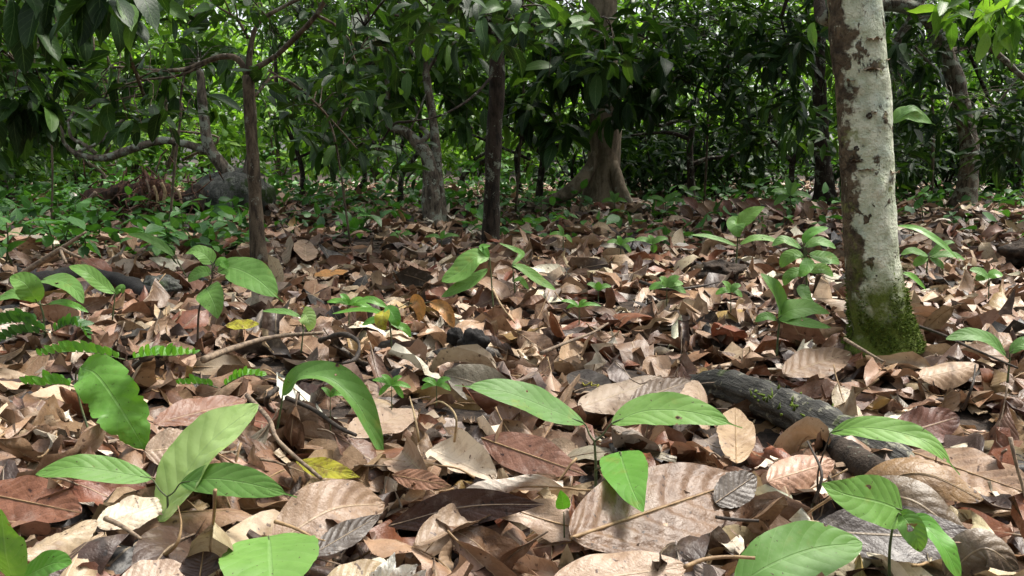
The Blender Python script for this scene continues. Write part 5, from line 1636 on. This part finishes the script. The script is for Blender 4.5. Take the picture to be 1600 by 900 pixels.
# undergrowth plants one can pick out
def herb(px, py, h, n, L, mat='herb', key='round', bend=.1):
    B = GP(px, py)
    root = empty('herb_plant', B, 'x', 'plant')
    top = B + np.array([random.uniform(-bend, bend), random.uniform(-bend, bend), h])
    tube_obj('stem', [B - (0, 0, .02), (B + top) / 2 + (.01, 0, 0), top], [.005, .004, .002], M['stem'], root, ring=5)
    k = np.arange(n)
    t = np.clip(.35 + .65 * k / max(1, n - 1), 0, 1)
    base = B + (top - B) * t[:, None]
    th = k * 2.4 + random.uniform(0, 6)
    dr = rng.normal(.15, .3, n)
    dirs = np.stack([np.cos(th) * np.cos(dr), np.sin(th) * np.cos(dr), -np.sin(dr)], -1)
    nref = np.array([0, 0, 1.]) + rng.normal(0, .25, (n, 3))
    x, y, z = frames(dirs, nref)
    for i in range(n):
        ob = bpy.data.objects.new('leaf', proto_mesh(key, int(rng.integers(len(PROTO[key][0]))), mat))
        COL.objects.link(ob); ob.parent = root
        l = L * random.uniform(.7, 1.2)
        Mx = Matrix.Identity(4)
        for c, vec in enumerate((x[i], y[i], z[i])):
            for r_ in range(3): Mx[r_][c] = vec[r_] * l
        for r_ in range(3): Mx[r_][3] = base[i][r_] - B[r_]
        ob.matrix_basis = Mx
    return root


HERBS = []
for k in range(26):
    px, py = random.uniform(-20, 290), random.uniform(338, 408)
    HERBS.append((herb(px, py, random.uniform(.06, .22 if py > 350 else .3), random.randint(5, 9), random.uniform(.08, .15)), px, py))
for k in range(22):
    px, py = random.uniform(300, 1590), random.uniform(324, 362)
    if 1290 < px < 1430: continue
    HERBS.append((herb(px, py, random.uniform(.06, .22), random.randint(4, 7), random.uniform(.07, .14)), px, py))

# ------------------------------------------------------------------ labels told from look and neighbours
def neighbours(p, k=2, skip=None):
    L = sorted(LAND.items(), key=lambda kv: (kv[1][0] - p[0]) ** 2 + (kv[1][1] - p[1]) ** 2)
    return [n for n, _ in L if n != skip][:k]


SHORT = [
    ('three broad leaves', 'the three-leaved seedling'), ('one heart-shaped', 'the tiny heart-leaved seedling'), ('crumpled ragged', 'the crumpled green leaf'), ('underside showing', 'the glossy upright leaf'),
    ('two dark green leaves', 'the two-leaved dark seedling'), ('curled over at its tip', 'the arching seedling'), ('near corner with', 'the corner seedling'), ('near white petals', 'the broad front-edge leaf'),
    ('bright broad leaves', 'the bright leaf clump'), ('across the log end', 'the log-end seedling'), ('beyond the mossy trunk foot', 'the pointed low seedling'), ('one upright leaf', 'the upright-leaved seedling'),
    ('hugging the shaded', 'the sapling clump at the trunk'), ('three pale broad', 'the pale three-leaved sapling'), ('strap-leaved lily arching', 'the strap-leaved lily'), ('rosette', 'the small rosette'),
    ('two large overlapping', 'the drooping two-leaved sapling'), ('long narrow leaves', 'the narrow-leaved sapling'), ('five broad leaves', 'the five-leaved sapling'), ('paired oval', 'the paired oval leaves'),
    ('long pointed leaf rising', 'the pointed sapling leaf'), ('one long leaf behind', 'the thin long-leaved sapling'), ('hanging orange', 'the orange-leaved seedling'), ('pale mottled', 'the pale mottled leaf'),
    ('slender dark tree', 'the slender forked tree'), ('dark straight trunk', 'the dark straight trunk'), ('gnarled leaning', 'the gnarled tree'), ('thin pale lichened', 'the thin pale trunk'), ('buttress roots', 'the buttressed trunk'),
    ('forked like a Y', 'the Y-shaped sapling'), ('level mossy', 'the level-branched tree'), ('close behind the white', 'the dark trunk behind'), ('thin forked', 'the thin forked sapling'), ('arching over', 'the arching lichened tree'),
    ('long level bough', 'the leaning trunk'), ('mossy boulder', 'the mossy boulder'), ('mossy stone', 'the small mossy stone'), ('stump', 'the lichened stump'), ('crumbly clod', 'the dark earth clod'), ('split seed pod', 'the black seed pod'),
    ('reddish dead', 'the reddish dead leaves'), ('smaller fan', 'the small dead fan'), ('above the crumpled', 'the low fern'), ('fern tip', 'the fern tip'), ('fern sprig', 'the fern sprig'), ('feathery fern', 'the feathery fern'),
    ('the grey fallen log', 'the grey log'), ('white petals', 'the white petals'), ('rotten fallen', 'the rotten trunk'), ('white mossy trunk', 'the mossy white trunk'),
    ('behind the arching', 'the tiny round-leaved seedling'), ('four rounded', 'the four-leaflet seedling'), ('spindly', 'the spindly seedling'), ('five-leaf whorl', 'the five-leaf whorl'), ('twisted leaves', 'the twisted seedling'),
    ('two flat leaves', 'the flat two-leaf seedling'), ('yellowish seedling', 'the yellowish tuft'), ('spray of light', 'the light spray seedling'), ('drooping leaves on a thin', 'the drooping twig seedling'),
]
LM = {}
for ph, p in LAND.items():
    for key_, short in SHORT:
        if key_ in ph:
            LM[short] = p
            break
LAND = LM
USED = {}


def rel(p, q):
    """how p lies to the landmark q as the camera sees it"""
    dx, dy = p[0] - q[0], p[1] - q[1]
    if abs(dx) < .6 * abs(dy): return 'in front of' if dy < 0 else 'behind'
    return 'beside'


def unique_label(heads, p, tails=None):
    """the first phrase not yet in use; heads from plain to particular"""
    nb = neighbours(p, 6)
    opts = []
    for h in heads:
        opts.append('%s %s %s' % (h, rel(p, LAND[nb[0]]), nb[0]))
        opts.append('%s between %s and %s' % (h, nb[0], nb[1]))
        opts.append('%s between %s and %s' % (h, nb[0], nb[2]))
        opts.append('%s between %s and %s' % (h, nb[1], nb[2]))
    for o in opts:
        if o not in USED and len(o.split()) <= 16:
            USED[o] = 1
            return o
    o = min(opts[:2], key=len)
    USED[o] = USED.get(o, 0) + 1
    return o


for r, px, d, mt in WOOD:
    r['group'] = 'small trees of the wood behind'
    r['label'] = unique_label(['%s background tree' % kinds_word[mt], 'thin-stemmed %s background tree' % kinds_word[mt]], r.location)
for r, px, d in SHRUB:
    if r.name.startswith('shade'):
        r['group'] = 'dark shrubs under the canopy'
        r['label'] = unique_label(['dark green shaded shrub', 'low dense shaded shrub'], r.location)
        continue
    r['group'] = 'sunlit shrubs of the clearing'
    r['label'] = unique_label(['sunlit narrow-leaved shrub far back', 'bright bushy shrub in the far clearing'], r.location)
for r, px, py in HERBS:
    r['group'] = 'herbs among the litter'
    n = len([c for c in COL.objects if False])
    r['label'] = unique_label(['low green herb', 'leafy green herb', 'small broad-leaved herb'], r.location)

# ------------------------------------------------------------------ split the litter: the leaves that show largest, and the rest
polyV, polyF, owner, off = [], [], [], 0
for k, a in enumerate(near):
    F = grid_faces(a['nu'], a['nv'])
    polyV.append(a['V']); polyF.append(F + off); owner.append(np.full(len(F), k)); off += len(a['V'])
hb = len(near)
for k, (o, V, nu_) in enumerate(hero_objs):
    F = grid_faces(nu_, 13)
    polyV.append(V); polyF.append(F + off); owner.append(np.full(len(F), hb + k)); off += len(V)
polyV = np.vstack(polyV); polyF = np.vstack(polyF); owner = np.concatenate(owner)
bvh = BVHTree.FromPolygons(polyV.tolist(), polyF.tolist())
# loose leaves that settled on top of the leaves picked out by hand are taken away again
gone = set()
eye = Vector((0, 0, CAM_H))
for _pass in range(3):
    kill = set()
    for P_, m_ in PROTECT:
        for v in P_:
            dv = Vector(v) - eye
            dist = dv.length
            h = bvh.ray_cast(eye, dv / dist, dist - m_)
            if h[2] is not None and owner[h[2]] < hb: kill.add(int(owner[h[2]]))
    if not kill: break
    gone |= kill
    keepf = ~np.isin(owner, list(gone))
    polyF2, owner = polyF[keepf], owner[keepf]
    polyF = polyF2
    bvh = BVHTree.FromPolygons(polyV.tolist(), polyF.tolist())
print('loose leaves taken away', len(gone))
count = np.zeros(hb + len(hero_objs), int)
o_ = Vector((0, 0, CAM_H))
for py in np.arange(330, 900, 4.0):
    for px in np.arange(2, 1600, 4.0):
        h = bvh.ray_cast(o_, Vector(ray(px, py)).normalized(), 12)
        if h[2] is not None: count[owner[h[2]]] += 1
rank = np.argsort(-count[:hb])
N_SINGLE = 300 - len(hero_objs)
single = set(int(i) for i in rank[:N_SINGLE] if count[i] > 4)
for i in rank[:N_SINGLE]:
    i = int(i)
    if i not in single: continue
    a = near[i]
    c = a['V'].mean(0)
    me = make_mesh('fallen_leaf', a['V'] - c, grid_faces(a['nu'], a['nv']), M['dry'], a['UV'], col=np.tile(a['col'], (len(a['V']), 1)))
    o = link('fallen_leaf', me, None, tuple(map(float, c)))
    size = 'small' if a['L'] < .09 else ('large' if a['L'] > .15 else 'medium')
    nm = PNAME[a['ck']]
    lab = unique_label(['%s %s dry leaf' % (nm, a['st']), '%s %s %s dry leaf' % (size, nm, a['st']), '%s %s fallen leaf' % (nm, a['st'])], c)
    tag(o, lab, 'leaf', 'dry leaves in the litter')
    if count[i] > 22:                       # the stalk it fell with
        G = a['V'].reshape(a['nu'], a['nv'], 3)
        m_ = a['nv'] // 2
        b0, b1 = G[0, m_], G[2, m_]
        dr_ = unit(b0 - b1)
        l_ = a['L'] * rng.uniform(.10, .28)
        nn_ = unit(np.cross(G[2, -1] - G[2, 0], b1 - b0)) * .0006
        nn_ = nn_ if nn_[2] > 0 else -nn_
        Pst = [b0 + dr_ * l_ + np.array([0, 0, rng.normal(0, .15) * l_]), b0 + dr_ * l_ * .5, b0 + nn_, G[a['nu'] // 3, m_] + nn_, G[2 * a['nu'] // 3, m_] + nn_]
        tube_obj('stalk', Pst, np.array([.0019, .0015, .0014, .0010, .0005]) * (a['L'] / .14) ** .5, M['rib'] if a['ck'] in (0, 1, 2, 7, 9) else M['twig'], o, n=14, ring=5)
rest = [a for k, a in enumerate(near) if k not in single and k not in gone]


def litter_mesh(name, items, label):
    V = np.vstack([a['V'] for a in items])
    UV = np.vstack([a['UV'] for a in items])
    C = np.vstack([np.tile(a['col'], (len(a['V']), 1)) for a in items])
    F, off = [], 0
    for a in items:
        F.append(grid_faces(a['nu'], a['nv']) + off); off += len(a['V'])
    o = link(name, make_mesh(name, V, np.vstack(F), M['dry'], UV, col=C))
    tag(o, label, 'leaf litter', None, 'stuff')


litter_mesh('leaf_litter', rest, 'thick layer of dry brown leaves covering the near ground')

far = []
for q in range(13500):
    y = math.sqrt(rng.uniform(5.0 ** 2, 14.5 ** 2))
    x = rng.uniform(-1, 1) * (.68 * y + .6)
    L = rng.uniform(.10, .25)
    P, UV, st = ran_leaf(L, 5, 3)
    til, ta, hd = abs(rng.normal(0, .38)) + (.7 if rng.random() < .12 else 0), rng.uniform(0, 6.283), rng.uniform(0, 6.283)
    Rm = np.array((Matrix.Rotation(til, 3, Vector((math.cos(ta), math.sin(ta), 0))) @ Matrix.Rotation(hd, 3, 'Z')))
    Q = P @ Rm.T
    Q += np.array([x, y, hump(x, y) + rng.uniform(-.055, .035)])
    k, col_ = color_for(LAST[0])
    far.append(dict(V=Q, UV=UV, nu=5, nv=3, col=col_))
litter_mesh('leaf_litter', far, 'dry brown leaves carpeting the ground among the trees')


def crumbs():
    V, F, off = [], [], 0
    for k in range(9000):
        y = math.sqrt(rng.uniform(.5 ** 2, 4.5 ** 2)); x = rng.uniform(-1, 1) * (.66 * y + .4)
        i, j = int((x - GX0) / CELL), int((y - GY0) / CELL)
        p = np.array([x, y, HG[min(i, NX - 1), min(j, NY - 1)] + rng.uniform(-.035, -.003)])
        a, b = rng.normal(0, .007, 3) * (1, 1, .4), rng.normal(0, .007, 3) * (1, 1, .4)
        V += [p, p + a, p + a * .7 + b, p + b]
        F.append((off, off + 1, off + 2, off + 3)); off += 4
    o = link('leaf_crumbs', make_mesh('leaf_crumbs', np.array(V), np.array(F), M['debris'], smooth=False))
    tag(o, 'broken leaf crumbs scattered through the litter', 'crumbs', None, 'stuff')
    bits = []
    for k in range(420):
        y = math.sqrt(rng.uniform(.6 ** 2, 6.0 ** 2)); x = rng.uniform(-1, 1) * (.66 * y + .4)
        i, j = int((x - GX0) / CELL), int((y - GY0) / CELL)
        z = HG[min(i, NX - 1), min(j, NY - 1)] if y < 5.5 else float(hump(x, y))
        p = np.array([x, y, z + rng.uniform(-.01, .008)])
        t = rng.uniform(0, 6.283); l = rng.uniform(.03, .13)
        q = p + np.array([math.cos(t) * l, math.sin(t) * l, rng.uniform(-.01, .03)])
        bits.append(tube([p, (p + q) / 2 + rng.normal(0, l * .08, 3), q], [.0022, .0018, .001], n=5, ring=5, cap=False))
    Vv, Ff, Uu = join(bits)
    o = link('twig_litter', quads_tris_mesh('twig_litter', Vv, Ff, M['twig'], Uu))
    tag(o, 'thin dry twigs and stalks strewn over the leaves', 'twigs', None, 'stuff')


crumbs()
